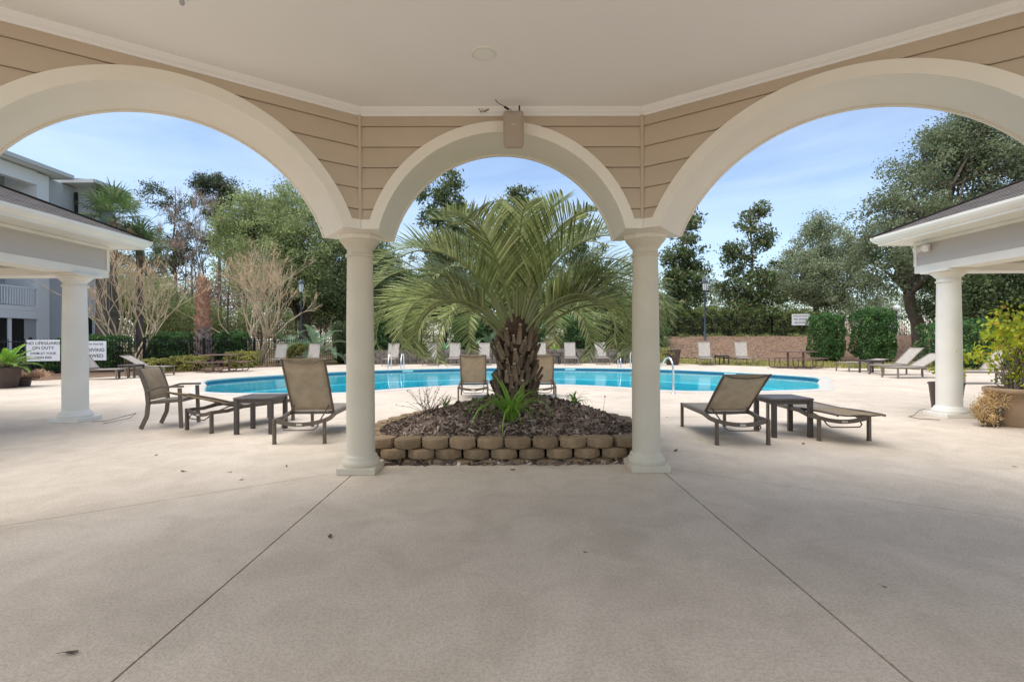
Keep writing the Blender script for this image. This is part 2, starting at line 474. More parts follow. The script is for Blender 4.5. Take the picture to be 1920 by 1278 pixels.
M['dead_leaf'] = mat('dead_leaf', (.13, .07, .03), .8)
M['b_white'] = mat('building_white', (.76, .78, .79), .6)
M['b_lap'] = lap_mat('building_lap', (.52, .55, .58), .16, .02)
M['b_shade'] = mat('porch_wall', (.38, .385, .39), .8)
M['b_dark'] = mat('insect_screen', (.012, .013, .014), .5)
M['b_fascia'] = mat('building_fascia', (.50, .51, .50), .6)
M['shingle'] = shingle_mat('roof_shingles')
M['stone'] = mat('grey_stone', (.26, .225, .19), .95, (.15, .13, .11), 4, 7, bump=.7, bscale=12, bdist=.03)

def vary(m_, lo=.55, hi=1.35):
    """each object that wears the material takes its own tone"""
    t = m_.node_tree; p = t.nodes['Principled BSDF']; src = p.inputs['Base Color'].links[0].from_socket
    oi = t.nodes.new('ShaderNodeObjectInfo'); mr = t.nodes.new('ShaderNodeMapRange'); mr.inputs['To Min'].default_value = lo; mr.inputs['To Max'].default_value = hi
    hs = t.nodes.new('ShaderNodeHueSaturation')
    t.links.new(oi.outputs['Random'], mr.inputs['Value']); t.links.new(mr.outputs['Result'], hs.inputs['Value']); t.links.new(src, hs.inputs['Color']); t.links.new(hs.outputs['Color'], p.inputs['Base Color'])
vary(M['boot']); vary(M['boot_end'], .6, 1.4); vary(M['block'], .82, 1.15); vary(M['siding'], .96, 1.04); vary(M['stone'], .75, 1.25)
def water_mat():
    m, t, p, o = new_mat('pool_water')
    t.nodes.remove(p)
    tr = t.nodes.new('ShaderNodeBsdfTransparent'); tr.inputs['Color'].default_value = (.66, .97, 1.0, 1)
    gl = t.nodes.new('ShaderNodeBsdfGlossy'); gl.inputs['Roughness'].default_value = .03
    fr = t.nodes.new('ShaderNodeFresnel'); fr.inputs['IOR'].default_value = 1.33
    ml = t.nodes.new('ShaderNodeMath'); ml.operation = 'MULTIPLY'; ml.inputs[1].default_value = .75
    mxs = t.nodes.new('ShaderNodeMixShader')
    tcn = t.nodes.new('ShaderNodeTexCoord')
    n = t.nodes.new('ShaderNodeTexNoise'); n.inputs['Scale'].default_value = 2.2; n.inputs['Detail'].default_value = 3
    b = t.nodes.new('ShaderNodeBump'); b.inputs['Strength'].default_value = .12; b.inputs['Distance'].default_value = .05
    t.links.new(tcn.outputs['Object'], n.inputs['Vector']); t.links.new(n.outputs['Fac'], b.inputs['Height'])
    t.links.new(b.outputs['Normal'], gl.inputs['Normal'])
    t.links.new(fr.outputs[0], ml.inputs[0]); t.links.new(ml.outputs[0], mxs.inputs['Fac'])
    t.links.new(tr.outputs[0], mxs.inputs[1]); t.links.new(gl.outputs[0], mxs.inputs[2])
    t.links.new(mxs.outputs[0], o.inputs['Surface'])
    return m
M['water'] = water_mat()

# ------------------------------------------------------------------ ground, deck, pool
def smooth_loop(pts, n=6):
    out_ = []
    m = len(pts)
    for i in range(m):
        p0, p1, p2, p3 = (Vector(pts[(i + k - 1) % m]) for k in range(4))
        for k in range(n):
            s = k / n
            out_.append(0.5 * ((2 * p1) + (p2 - p0) * s + (2 * p0 - 5 * p1 + 4 * p2 - p3) * s * s + (3 * p1 - p0 - 3 * p2 + p3) * s ** 3))
    return [Vector((p[0], p[1])) for p in out_]

def offset_loop(pts, d):
    m = len(pts); res = []
    area = sum(pts[i].x * pts[(i + 1) % m].y - pts[(i + 1) % m].x * pts[i].y for i in range(m))
    sg = 1 if area > 0 else -1
    for i in range(m):
        t = (pts[(i + 1) % m] - pts[i - 1]).normalized()
        nrm = Vector((t.y, -t.x)) * sg
        res.append(pts[i] + nrm * d)
    return res

def sheet(name, outer, holes, z, depth, material, parent=None):
    loops = [outer] + holes
    vs3 = [[Vector((p[0], p[1], z)) for p in lp] for lp in loops]
    tris = tessellate_polygon(vs3)
    flat = [p for lp in vs3 for p in lp]
    mb = MB()
    fs = []
    for a, b, c in tris:
        nrm = (flat[b] - flat[a]).cross(flat[c] - flat[a])
        fs.append((a, b, c) if nrm.z > 0 else (a, c, b))
    mb.add(flat, fs)
    if depth > 0:
        for lp in vs3:
            n = len(lp)
            vs = lp + [p - Vector((0, 0, depth)) for p in lp]
            mb.add(vs, [(i, (i + 1) % n, n + (i + 1) % n, n + i) for i in range(n)])
    return mb.build(name, material, parent)

half = [(0, 24.6), (3.5, 24.1), (6.9, 22.6), (9.3, 20.0), (10.5, 17.9), (10.25, 16.7), (9.35, 15.3), (8.6, 14.0), (7.9, 13.15), (6.2, 12.82), (4.3, 12.95), (3.2, 13.9), (1.7, 14.85), (0, 15.2)]
pool_pts = half + [(-x, y) for x, y in half[-2:0:-1]]
pool = smooth_loop(pool_pts, 5)
cop = offset_loop(pool, .34)

deck_root = empty('pool_deck'); tag(deck_root, kind='structure')
# joint bed under the slabs
sheet('joint_bed', [Vector(p) for p in ((-34, -14), (34, -14), (34, 19), (15, 22.6), (11.8, 24.8), (8, 28.6), (-9.5, 28.6), (-13.5, 25.6), (-14.5, 21.3), (-16.6, 17.6), (-34, 13))], [cop], -.012, 0, M['joint'], deck_root)
g = .006
octi = [(-1.57, 5.22), (-4.35, 3.20), (-5.45, .2), (-4.35, -3.2), (-1.57, -5.0)]
tw = lambda pts: [Vector((x * .99996 - y * .00855 - .0, y * .99996 + x * .00855)) for x, y in pts]
cen = [(-1.56 + g, -5.0), (1.56 - g, -5.0), (1.56 - g, 5.36), (-1.56 + g, 5.36)]
sheet('concrete_slab', tw(cen), [], 0, .05, M['concrete'], deck_root)
lft = [(-1.56 - g, 5.20), (-1.56 - g, -5.0), (-4.35, -3.2), (-5.45, .2), (-4.35, 3.20)]
sheet('concrete_slab', tw(lft), [], 0, .05, M['concrete'], deck_root)
sheet('concrete_slab', tw([(-x, y) for x, y in lft]), [], 0, .05, M['concrete'], deck_root)
hole = [(-1.56 - g, 5.20 + 2 * g), (-4.35 - g, 3.20 + g), (-5.45 - g, .2), (-4.35 - g, -3.2 - g), (-1.56, -5.0 - g), (1.56, -5.0 - g), (4.35 + g, -3.2 - g), (5.45 + g, .2), (4.35 + g, 3.2 + g), (1.56 + g, 5.2 + 2 * g), (1.56 + g, 5.36 + 2 * g), (-1.56 - g, 5.36 + 2 * g)]
sheet('concrete_slab', [Vector(p) for p in ((-34, -14), (34, -14), (34, 8.6 - g), (-34, 8.6 - g))], [tw(hole)], 0, .05, M['concrete'], deck_root)
sheet('concrete_slab', [Vector(p) for p in ((-34, 8.6 + g), (34, 8.6 + g), (34, 19), (22, 19.6), (15, 22.6), (11.8, 24.8), (8, 28.6), (-9.5, 28.6), (-13.5, 25.6), (-14.5, 21.3), (-16.6, 17.6), (-34, 13))], [cop], 0, .05, M['concrete'], deck_root)

pool_root = empty('swimming_pool'); tag(pool_root, kind='structure')
# coping: a rounded ring a little proud of the deck
mb = MB()
inner = offset_loop(pool, -.03)
n = len(pool)
rings = [[(p.x, p.y, 0.004) for p in cop], [(p.x, p.y, .018) for p in offset_loop(pool, .31)], [(p.x, p.y, .018) for p in pool], [(p.x, p.y, .0) for p in inner], [(p.x, p.y, -.045) for p in inner], [(p.x, p.y, -.05) for p in offset_loop(pool, .05)]]
vs = [v for r_ in rings for v in r_]
fs = []
for k in range(len(rings) - 1):
    for i in range(n):
        j = (i + 1) % n
        fs.append((k * n + i, k * n + n + i, k * n + n + j, k * n + j))
mb.add(vs, fs, True)
mb.build('coping', M['coping'], pool_root)
def wall_ring(name, z0, z1, material, loop):
    m_ = MB(); k = len(loop)
    m_.add([(p.x, p.y, z1) for p in loop] + [(p.x, p.y, z0) for p in loop], [(i, (i + 1) % k, k + (i + 1) % k, k + i) for i in range(k)], True)
    return m_.build(name, material, pool_root)
wall_ring('waterline_tile_band', -.19, -.04, M['tile'], offset_loop(pool, .012))
wall_ring('basin_wall', -1.35, -.19, M['plaster'], offset_loop(pool, .012))
sheet('basin_floor', offset_loop(pool, .02), [], -1.35, 0, M['plaster'], pool_root)
sheet('bench_ledge', pool, [offset_loop(pool, -.45)], -.55, 0, M['plaster'], pool_root)
wat = sheet('water', offset_loop(pool, .008), [], -.095, 0, M['water'])
tag(wat, kind='structure')
# pale depth-marker tiles set in the far waterline
for x in (-8.9, -4.6, 2.6, 6.2, 9.0):
    best = max((p for p in pool if p.y > 17), key=lambda p: -abs(p.x - x))
    i = pool.index(best); tg = (pool[(i + 1) % n] - pool[i - 1]).normalized()
    m_ = MB(); m_.box((0, 0, 0), (.50, .012, .08), bev=.004)
    m_.build('depth_marker', M['sign'], pool_root, (best.x, best.y - .004, -.085), (0, 0, math.atan2(tg.y, tg.x)))

# ground beyond the deck, with the bank rising to the far fence
def terrain(x, y):
    """height of the land beyond the deck"""
    if y < 28.6: return -.02
    right = min(max((x + 4.0) / 8.0, 0), 1)
    t_ = min(max((y - 29.6) / 7.5, 0), 1)
    t_ = t_ * t_ * (3 - 2 * t_)
    return -.02 + t_ * (.55 + .95 * right)
mb = MB()
xs = [-420, -200, -100] + list(np.arange(-60, 61, 2.0)) + [100, 200, 420]
ys = [28.55] + list(np.arange(29.0, 42, .8)) + [46, 60, 90, 150, 300, 700]
vs = []
for y in ys:
    for x in xs:
        vs.append((x, y, terrain(x, y) + (random.Random(int(x * 13 + y * 101)).random() - .5) * (.08 if 29.5 < y < 45 else 0)))
nx = len(xs)
fs = [(j * nx + i, j * nx + i + 1, (j + 1) * nx + i + 1, (j + 1) * nx + i) for j in range(len(ys) - 1) for i in range(nx - 1)]
mb.add(vs, fs, True)
gr = mb.build('ground', M['earth']); tag(gr, kind='structure')
sheet('ground_near', [Vector(p) for p in ((-420, -300), (420, -300), (420, 28.56), (-420, 28.56))], [[Vector(p) for p in ((-12.8, 12), (12.8, 12), (12.8, 24.5), (9, 27), (-9, 27), (-12.8, 24.5))]], -.03, 0, M['earth'], gr)

def patch(name, poly, z, material, kind='structure', parent=None):
    o = sheet(name, [Vector(p) for p in poly], [], z, 0, material, parent)
    tag(o, kind=kind); return o
patch('planting_bed', [(-34, 12.9), (-16.7, 17.5), (-14.6, 21.2), (-13.6, 25.5), (-9.6, 28.5), (-9.6, 28.54), (-40, 28.54)], -.015, M['bank'])

# lawn strip and mulch bank on the right, following the land
def land_strip(name, x0, x1, y0f, y1f, material, nx_=30, ny_=10, lift=.02, jit=.0):
    m_ = MB(); vs_ = []
    rnd = random.Random(5)
    for j in range(ny_ + 1):
        for i in range(nx_ + 1):
            x = x0 + (x1 - x0) * i / nx_
            a, b = y0f(x), y1f(x)
            y = a + (b - a) * j / ny_
            vs_.append((x, y, max(terrain(x, y), terrain(x, 30.0) if False else terrain(x, y)) + lift + rnd.random() * jit))
    k = nx_ + 1
    m_.add(vs_, [(j * k + i, j * k + i + 1, (j + 1) * k + i + 1, (j + 1) * k + i) for j in range(ny_) for i in range(nx_)], True)
    return m_.build(name, material)
lawn_poly = lambda x: (28.62 if x < 8 else (28.6 - (x - 8) * .99 if x < 11.8 else (24.8 - (x - 11.8) * .69 if x < 15 else 22.6 - (x - 15) * .43)))
lawn = land_strip('lawn', 8.0, 24.0, lambda x: lawn_poly(x) + .02, lambda x: 31.2 - max(0, x - 13) * .45, M['lawn'], lift=.02)
tag(lawn, kind='structure')
bank = land_strip('mulch_bank', -9.5, 42.0, lambda x: (29.7 if x < 8 else 31.1 - max(0, x - 13) * .45), lambda x: 39.0, M['bank'], 90, 20, .03, .08)
tag(bank, kind='structure')

def grass_blades(name, pts, h, material, seed=1, wd=.012):
    rs = np.random.RandomState(seed); N = len(pts)
    an = rs.rand(N) * 2 * PI; hh = h * (.5 + rs.rand(N)); ln = rs.rand(N) * .5
    d = np.stack([np.cos(an), np.sin(an), np.zeros(N)], 1)
    e = np.stack([-np.sin(an), np.cos(an), np.zeros(N)], 1)
    P = np.asarray(pts)
    v = np.empty((N, 3, 3))
    v[:, 0] = P - e * wd; v[:, 1] = P + e * wd
    v[:, 2] = P + d * (hh * ln)[:, None]; v[:, 2, 2] += hh
    return np_mesh(name, v.reshape(-1, 3), np.arange(3 * N).reshape(N, 3), material)
rs = np.random.RandomState(3); gp = []
while len(gp) < 9000:
    x = rs.uniform(8.1, 23); a = lawn_poly(x) + .1; b = 31.1 - max(0, x - 13) * .45
    y = rs.uniform(a, b)
    gp.append((x, y, terrain(x, y) + .02))
o = link('grass', grass_blades('grass', gp, .10, M['grass'], wd=.02)); tag(o, 'thin yellow-green winter grass beyond the right pool deck', 'grass', kind='stuff')
# pine straw and leaf litter lying on the bank
rs = np.random.RandomState(9); gp = []
for _ in range(16000):
    x = rs.uniform(-9, 36); y = rs.uniform(29.9 if x < 8 else 31.2 - max(0, x - 13) * .45, 38.5)
    gp.append((x, y, terrain(x, y) + .08))
v_ = np.asarray(gp)
def quads(name, P, size, material, seed=0, flat=.0, asp=.55, up=None):
    """leaf-sized rhombs at points P with random (or flattened) lie"""
    rs_ = np.random.RandomState(seed); N = len(P)
    a = rs_.normal(size=(N, 3)); 
    if flat: a[:, 2] *= (1 - flat)
    a /= np.linalg.norm(a, axis=1)[:, None]
    b = rs_.normal(size=(N, 3))
    if flat: b[:, 2] *= (1 - flat)
    b -= a * (a * b).sum(1)[:, None]; b /= np.linalg.norm(b, axis=1)[:, None]
    s = (np.asarray(size) * (.6 + .8 * rs_.rand(N)))[:, None]
    c = np.cross(a, b)
    v = np.empty((N, 4, 3))
    v[:, 0] = P - a * s * .5; v[:, 1] = P + b * s * asp * .5 + c * s * .07
    v[:, 2] = P + a * s * .5; v[:, 3] = P - b * s * asp * .5 + c * s * .07
    return np_mesh(name, v.reshape(-1, 3), np.arange(4 * N).reshape(N, 4), material)
M['litter'] = leaf_mat('leaf_litter', (.14, .09, .055), (.235, .16, .105), (.36, .27, .18), .1, .9, 1.0)
o = link('leaf_litter', quads('leaf_litter', v_, .085, M['litter'], 4, .8)); tag(o, 'brown leaf litter and pine straw on the bank', 'leaf litter', kind='stuff')

# ------------------------------------------------------------------ the ten-sided pavilion we stand in
CY = 0.35; W0 = 4.48; AP = 0.0; TH = .57; T18 = math.tan(R(18))
A0, A1, A2 = 1.36, 1.4556, 1.565                    # half length of the middle, left and right bays
SPR, RISE = 2.40, .93                              # springing height and rise of every arch
def set_bay(half):
    global A, ARC_R, ARC_C
    A = half; hw = half - .172
    ARC_R = (hw * hw + RISE * RISE) / (2 * RISE); ARC_C = SPR + RISE - ARC_R
set_bay(A0)
pav = empty('pavilion', (-.048, CY, 0), R(.49))
tag(pav, 'tan sided ten-sided pavilion with cream arches and columns framing the view', 'pavilion')

def arch_z(u, r=ARC_R):
    return ARC_C + math.sqrt(max(r * r - u * u, 0))

def bay_wall():
    m_ = MB(); a0 = math.asin((SPR - ARC_C) / ARC_R)
    arc = [(-math.cos(a0 + (PI - 2 * a0) * (1 - i / 56)) * -1 * -1, 0) for i in range(0)]
    pts = []
    for i in range(57):
        an = PI - a0 - (PI - 2 * a0) * i / 56
        pts.append((ARC_R * math.cos(an), ARC_C + ARC_R * math.sin(an)))
    TOP = 3.62
    for v, e in ((0, A), (TH, A + TH * T18)):
        prof = [(-e, SPR)] + pts + [(e, SPR)]
        vs_ = [(u, AP + v, z) for u, z in prof] + [(u, AP + v, TOP) for u, z in prof]
        k = len(prof)
        m_.add(vs_, [(i, i + 1, k + i + 1, k + i) if v == 0 else (i + 1, i, k + i, k + i + 1) for i in range(k - 1)])
    # underside of the arch
    vs_ = [(u, AP, z) for u, z in pts] + [(u, AP + TH, z) for u, z in pts]
    k = len(pts)
    m_.add(vs_, [(i + 1, i, k + i, k + i + 1) for i in range(k - 1)], True)
    for s in (-1, 1):
        u0 = pts[0][0] if s < 0 else pts[-1][0]
        m_.add([(u0, AP, SPR), (s * A, AP, SPR), (s * (A + TH * T18), AP + TH, SPR), (u0, AP + TH, SPR)], [(0, 1, 2, 3)])
    me = m_.mesh('arch_wall', M['cream']); me.materials.append(M['lap_shade'])
    for p_ in me.polygons:
        if p_.center.y < AP + .001 and p_.normal.y < -.9 and p_.center.z > 2.41: p_.material_index = 1
    return me

def ring(r0, r1, v0, v1, n_=64):
    """flat moulding that follows the arch, with its edges"""
    m_ = MB(); vs_ = []
    a_in, a_out = math.asin((SPR - ARC_C) / r0), math.asin((SPR - ARC_C) / r1)
    for i in range(n_ + 1):
        t_ = i / n_
        for r, a in ((r0, a_in), (r1, a_out)):
            an = PI - a - (PI - 2 * a) * t_
            for v in (v0, v1):
                vs_.append((r * math.cos(an), AP + v, ARC_C + r * math.sin(an)))
    fs_ = []
    for i in range(n_):
        b = i * 4; c = b + 4
        fs_ += [(b, c, c + 2, b + 2), (b + 2, c + 2, c + 3, b + 3), (b + 1, b + 3, c + 3, c + 1), (b, b + 1, c + 1, c)]
    fs_ += [(0, 2, 3, 1), (n_ * 4, n_ * 4 + 1, n_ * 4 + 3, n_ * 4 + 2)]
    m_.add(vs_, fs_)
    return m_

def boards():
    """lap boards either side of the arch, cut to the curve; the top one runs through"""
    res = []
    edges = [2.49, 2.59, 2.79, 2.988, 3.185, 3.382, 3.50]
    ro = ARC_R + .095
    for bi in range(len(edges) - 1):
        z0, z1 = edges[bi], edges[bi + 1]
        segs = []
        if ARC_C + ro <= z1:
            segs = [(-A, A)]
        else:
            ue = math.sqrt(ro * ro - (z1 - ARC_C) ** 2)
            segs = [(-A, -ue), (ue, A)]
        for ua, ub in segs:
            n_ = 60 if len(segs) == 1 else 14
            m_ = MB(); vs_ = []
            for i in range(n_ + 1):
                u = ua + (ub - ua) * i / n_
                zb = z0 if abs(u) >= ro else max(z0, arch_z(u, ro))
                zb = min(zb, z1)
                zb = min(zb + .0045, z1)
                vb = -.005 - .016 * (z1 - zb) / (z1 - z0)
                uu = max(-A + .001, min(A - .001, u))
                vs_ += [(uu, AP + vb, zb), (uu, AP - .005, z1), (uu, AP + .004, zb)]
            fs_ = []
            for i in range(n_):
                b = i * 3; c = b + 3
                fs_ += [(b, c, c + 1, b + 1), (b, b + 2, c + 2, c)]
            m_.add(vs_, fs_)
            res.append(m_.mesh('siding_board', M['siding']))
    return res

def bay_meshes(half):
    set_bay(half)
    res = {'wall': bay_wall(), 'boards': boards()}
    res['trim'] = ring(ARC_R - .006, ARC_R + .10, -.034, .0).mesh('arch_trim', M['cream'])
    res['trim_o'] = ring(ARC_R - .014, ARC_R + .10, TH, TH + .03).mesh('arch_trim', M['cream'])
    res['piers'] = []
    for sg in (-1, 1):
        q = MB()
        uo = math.sqrt((ARC_R + .10) ** 2 - (2.445 - ARC_C) ** 2) + .004
        e = A - .034 * T18
        vs_ = []
        for v, ee in ((-.030, e), (0, A)):
            vs_ += [(sg * uo, AP + v, SPR), (sg * ee, AP + v, SPR), (sg * ee, AP + v, 2.492), (sg * (uo - .022), AP + v, 2.492)]
        q.add(vs_, [(0, 1, 2, 3), (4, 7, 6, 5), (0, 4, 5, 1), (2, 6, 7, 3), (1, 5, 6, 2), (0, 3, 7, 4)])
        res['piers'].append(q.mesh('pier_block', M['cream']))
    q = MB()
    prof_ = [(0, 3.484), (-.018, 3.484), (-.022, 3.500), (-.045, 3.515), (-.068, 3.540), (-.072, 3.552), (0, 3.552)]
    vs_ = []
    for sg in (-1, 1):
        vs_ += [(sg * (A + v * T18), AP + v, z) for v, z in prof_]
    k_ = len(prof_)
    q.add(vs_, [(i, i + 1, k_ + i + 1, k_ + i) for i in range(k_ - 1)])
    res['crown'] = q.mesh('crown_molding', M['ceiling'])
    q = MB(); q.tube([(A - .012, AP - .012, 2.492), (A - .012, AP - .012, 3.49)], .020, 8)
    res['corner'] = q.mesh('corner_trim', M['siding'])
    return res

# column: the shaft is the part; plinth, base and capital belong to it
def column_meshes(r, H, sq, mat_):
    rt = r * .90
    a = MB(); a.lathe([(r * 1.03, .175), (r * 1.01, .19), (r, .22), (r * .995, H * .35), (r * .965, H * .62), (rt, H - .235), (rt, H - .205)], n=40)
    b = MB(); b.lathe([(r * 1.30, .068), (r * 1.34, .085), (r * 1.34, .105), (r * 1.28, .128), (r * 1.19, .136), (r * 1.19, .146), (r * 1.14, .165), (r * 1.04, .176)], n=40)
    p = MB(); p.box((0, 0, .034), (sq, sq, .068), bev=.006)
    c = MB(); c.lathe([(rt * 1.02, H - .214), (rt * 1.12, H - .21), (rt * 1.12, H - .188), (rt, H - .183), (rt, H - .135), (rt * 1.15, H - .12), (rt * 1.32, H - .085), (rt * 1.50, H - .06), (rt * 1.56, H - .045), (rt * 1.56, H - .04)], n=40)
    return [x.mesh(nm, mat_) for x, nm in ((a, 'column'), (b, 'base'), (p, 'plinth'), (c, 'capital'))]
colm = column_meshes(.142, SPR, .387, M['column'])
mb = MB()                                            # eight-sided abacus under the arch springing
ab = .215
mb.lathe([(ab * .96, SPR - .044), (ab * 1.02, SPR - .036), (ab * 1.02, SPR - .016), (ab * 1.08, SPR - .012), (ab * 1.08, SPR - .001)], n=8, smooth=False)
me_ab = mb.mesh('abacus', M['cream'])

def put_column(parent, loc, rz, meshes, abacus=None, arz=0.0):
    c = link('column', meshes[0], parent, loc, (0, 0, rz))
    for me in meshes[1:]:
        link(me.name.split('.')[0], me, c)
    if abacus: link('abacus', abacus, c, None, (0, 0, arz))
    return c

bays = {0: bay_meshes(A0), -1: bay_meshes(A1), 1: bay_meshes(A2)}
corners = {}
for sg, half_ in ((-1, A1), (1, A2)):
    cc = [Vector((A0, W0))]
    for i in (1, 2):
        cc.append(cc[-1] + Vector((math.cos(R(36 * i)), -math.sin(R(36 * i)))) * (2 * half_))
    corners[sg] = [Vector((sg * c.x, c.y)) for c in cc]
for k in (0, 1, -1):
    bm_ = bays[k]
    c = Vector((0, W0)) if k == 0 else (corners[k][0] + corners[k][1]) / 2
    wl = link('arch_wall', bm_['wall'], pav, (c.x, c.y, 0), (0, 0, -k * R(36)))
    for me in bm_['boards']: link('siding_board', me, wl)
    link('arch_trim', bm_['trim'], wl); link('arch_trim', bm_['trim_o'], wl)
    for me in bm_['piers']: link('pier_block', me, wl)
    link('crown_molding', bm_['crown'], wl); link('corner_trim', bm_['corner'], wl)
def outline(off):     # the front sides pushed outward, then straight back; cut short behind us to let more light in
    o_ = off / math.cos(R(18)); side = {}
    for sg in (-1, 1):
        side[sg] = [(c.x + sg * o_ * math.sin(R(a_)), c.y + o_ * math.cos(R(a_))) for c, a_ in zip(corners[sg], (18, 54, 90))]
    return side[-1][::-1] + side[1] + [(side[1][2][0], -1.0), (side[-1][2][0], -1.0)]
for sg in (-1, 1):
    for c, a_ in zip(corners[sg], (18, 54, 90)):
        o_ = .345 / math.cos(R(18))
        put_column(pav, (c.x + sg * o_ * math.sin(R(a_)), c.y + o_ * math.cos(R(a_)), 0), 0, colm, me_ab, -sg * R(a_) + R(22.5))
mb = MB(); k = 8
mb.add([(x, y, 3.55) for x, y in outline(.01)] + [(x, y, 3.60) for x, y in outline(.01)], [tuple(range(k)), tuple(range(2 * k - 1, k - 1, -1))] + [(i, k + i, k + (i + 1) % k, (i + 1) % k) for i in range(k)])
mb.build('ceiling', M['ceiling'], pav)
mb = MB()
mb.add([(x, y, 3.63) for x, y in outline(TH - .05)] + [(x, y, 3.63) for x, y in outline(TH + .40)] + [(x, y, 3.80) for x, y in outline(TH + .40)] + [(0, 0, 5.6), (0, -1.0, 5.6)],
       [(i, (i + 1) % k, k + (i + 1) % k, k + i) for i in range(k) if i != 6] + [(k + i, k + (i + 1) % k, 2 * k + (i + 1) % k, 2 * k + i) for i in range(k)] +
       [(2 * k + i, 2 * k + i + 1, 3 * k) for i in range(5)] + [(2 * k + 5, 2 * k + 6, 3 * k + 1, 3 * k), (2 * k + 7, 2 * k, 3 * k, 3 * k + 1), (2 * k + 6, 2 * k + 7, 3 * k + 1)])
mb.build('roof', M['shingle'], pav)

# fittings on the pavilion ceiling
t_ = empty('recessed_light', (-.206, 3.88, 3.55)); tag(t_, 'round white recessed light set flush in the pavilion ceiling', 'ceiling light')
mb = MB(); mb.lathe([(.096, .0), (.096, -.006), (.088, -.010), (.074, -.008)], n=36, cap=False); mb.build('trim_ring', M['white'], t_)
mb = MB(); mb.lathe([(.074, -.008), (.060, -.004), (.030, -.0025), (.002, -.002)], n=36); mb.build('lens', M['globe'], t_)
t_ = empty('access_point', (.025, 4.70, 3.13)); t_.rotation_euler = (R(8), 0, 0)
tag(t_, 'beige wireless box with stub antenna mounted above the middle arch', 'wireless box')
mb = MB(); mb.box((0, 0, .165), (.19, .06, .325), bev=.022); mb.build('housing', mat('beige_plastic', (.40, .335, .265), .55), t_)
mb = MB(); mb.box((0, .06, .22), (.05, .10, .10)); mb.build('bracket', M['white'], t_)
mb = MB(); mb.box((.055, .01, .355), (.015, .012, .055), bev=.003); mb.build('antenna', M['black'], t_)
mb = MB(); mb.tube([(-.012, -.0315, .30), (-.012, -.0325, .293)], .006, 8); mb.tube([(-.02, -.0316, .292), (-.004, -.0316, .292)], .003, 6); mb.build('emblem', M['b_shade'], t_)
mb = MB(); mb.box((-.0, -.031, .205), (.045, .003, .008)); mb.build('badge', M['plate'], t_)
mb = MB(); mb.tube([(-.02, .0, .33), (-.03, -.01, .345), (-.045, -.0, .345), (-.08, -.02, .362), (-.12, -.03, .38), (-.155, -.05, .40), (-.165, -.055, .418)], .0032, 6)
mb.tube([(-.045, 0, .345), (-.085, -.021, .362)], .011, 8); mb.build('cable', M['black'], t_)
mb = MB(); 
for k in range(7): 
    rr = random.Random(k); mb.box((-.30 + k * .014 - .0, 4.776 + 0, 3.505 + rr.random() * .03), (.02, .02, .014), bev=.004)
o = mb.build('caulk_patch', mat('caulk', (.36, .30, .26), .9), None); tag(o, 'crusty grey caulk patch on the moulding beside the wireless box', 'patch')
t_ = empty('pendant', (-1.925, 2.94, 3.30)); tag(t_, 'small grey hanging finial at the top edge of the ceiling', 'pendant')
mb = MB(); mb.lathe([(.002, 0), (.010, .006), (.015, .018), (.012, .032), (.006, .045), (.005, .06)], n=16); mb.build('finial', M['b_shade'], t_)
mb = MB(); mb.tube([(0, 0, .06), (0, 0, .245)], .004, 8); mb.lathe([(.05, .235), (.045, .248)], n=20); mb.build('rod', M['b_shade'], t_)

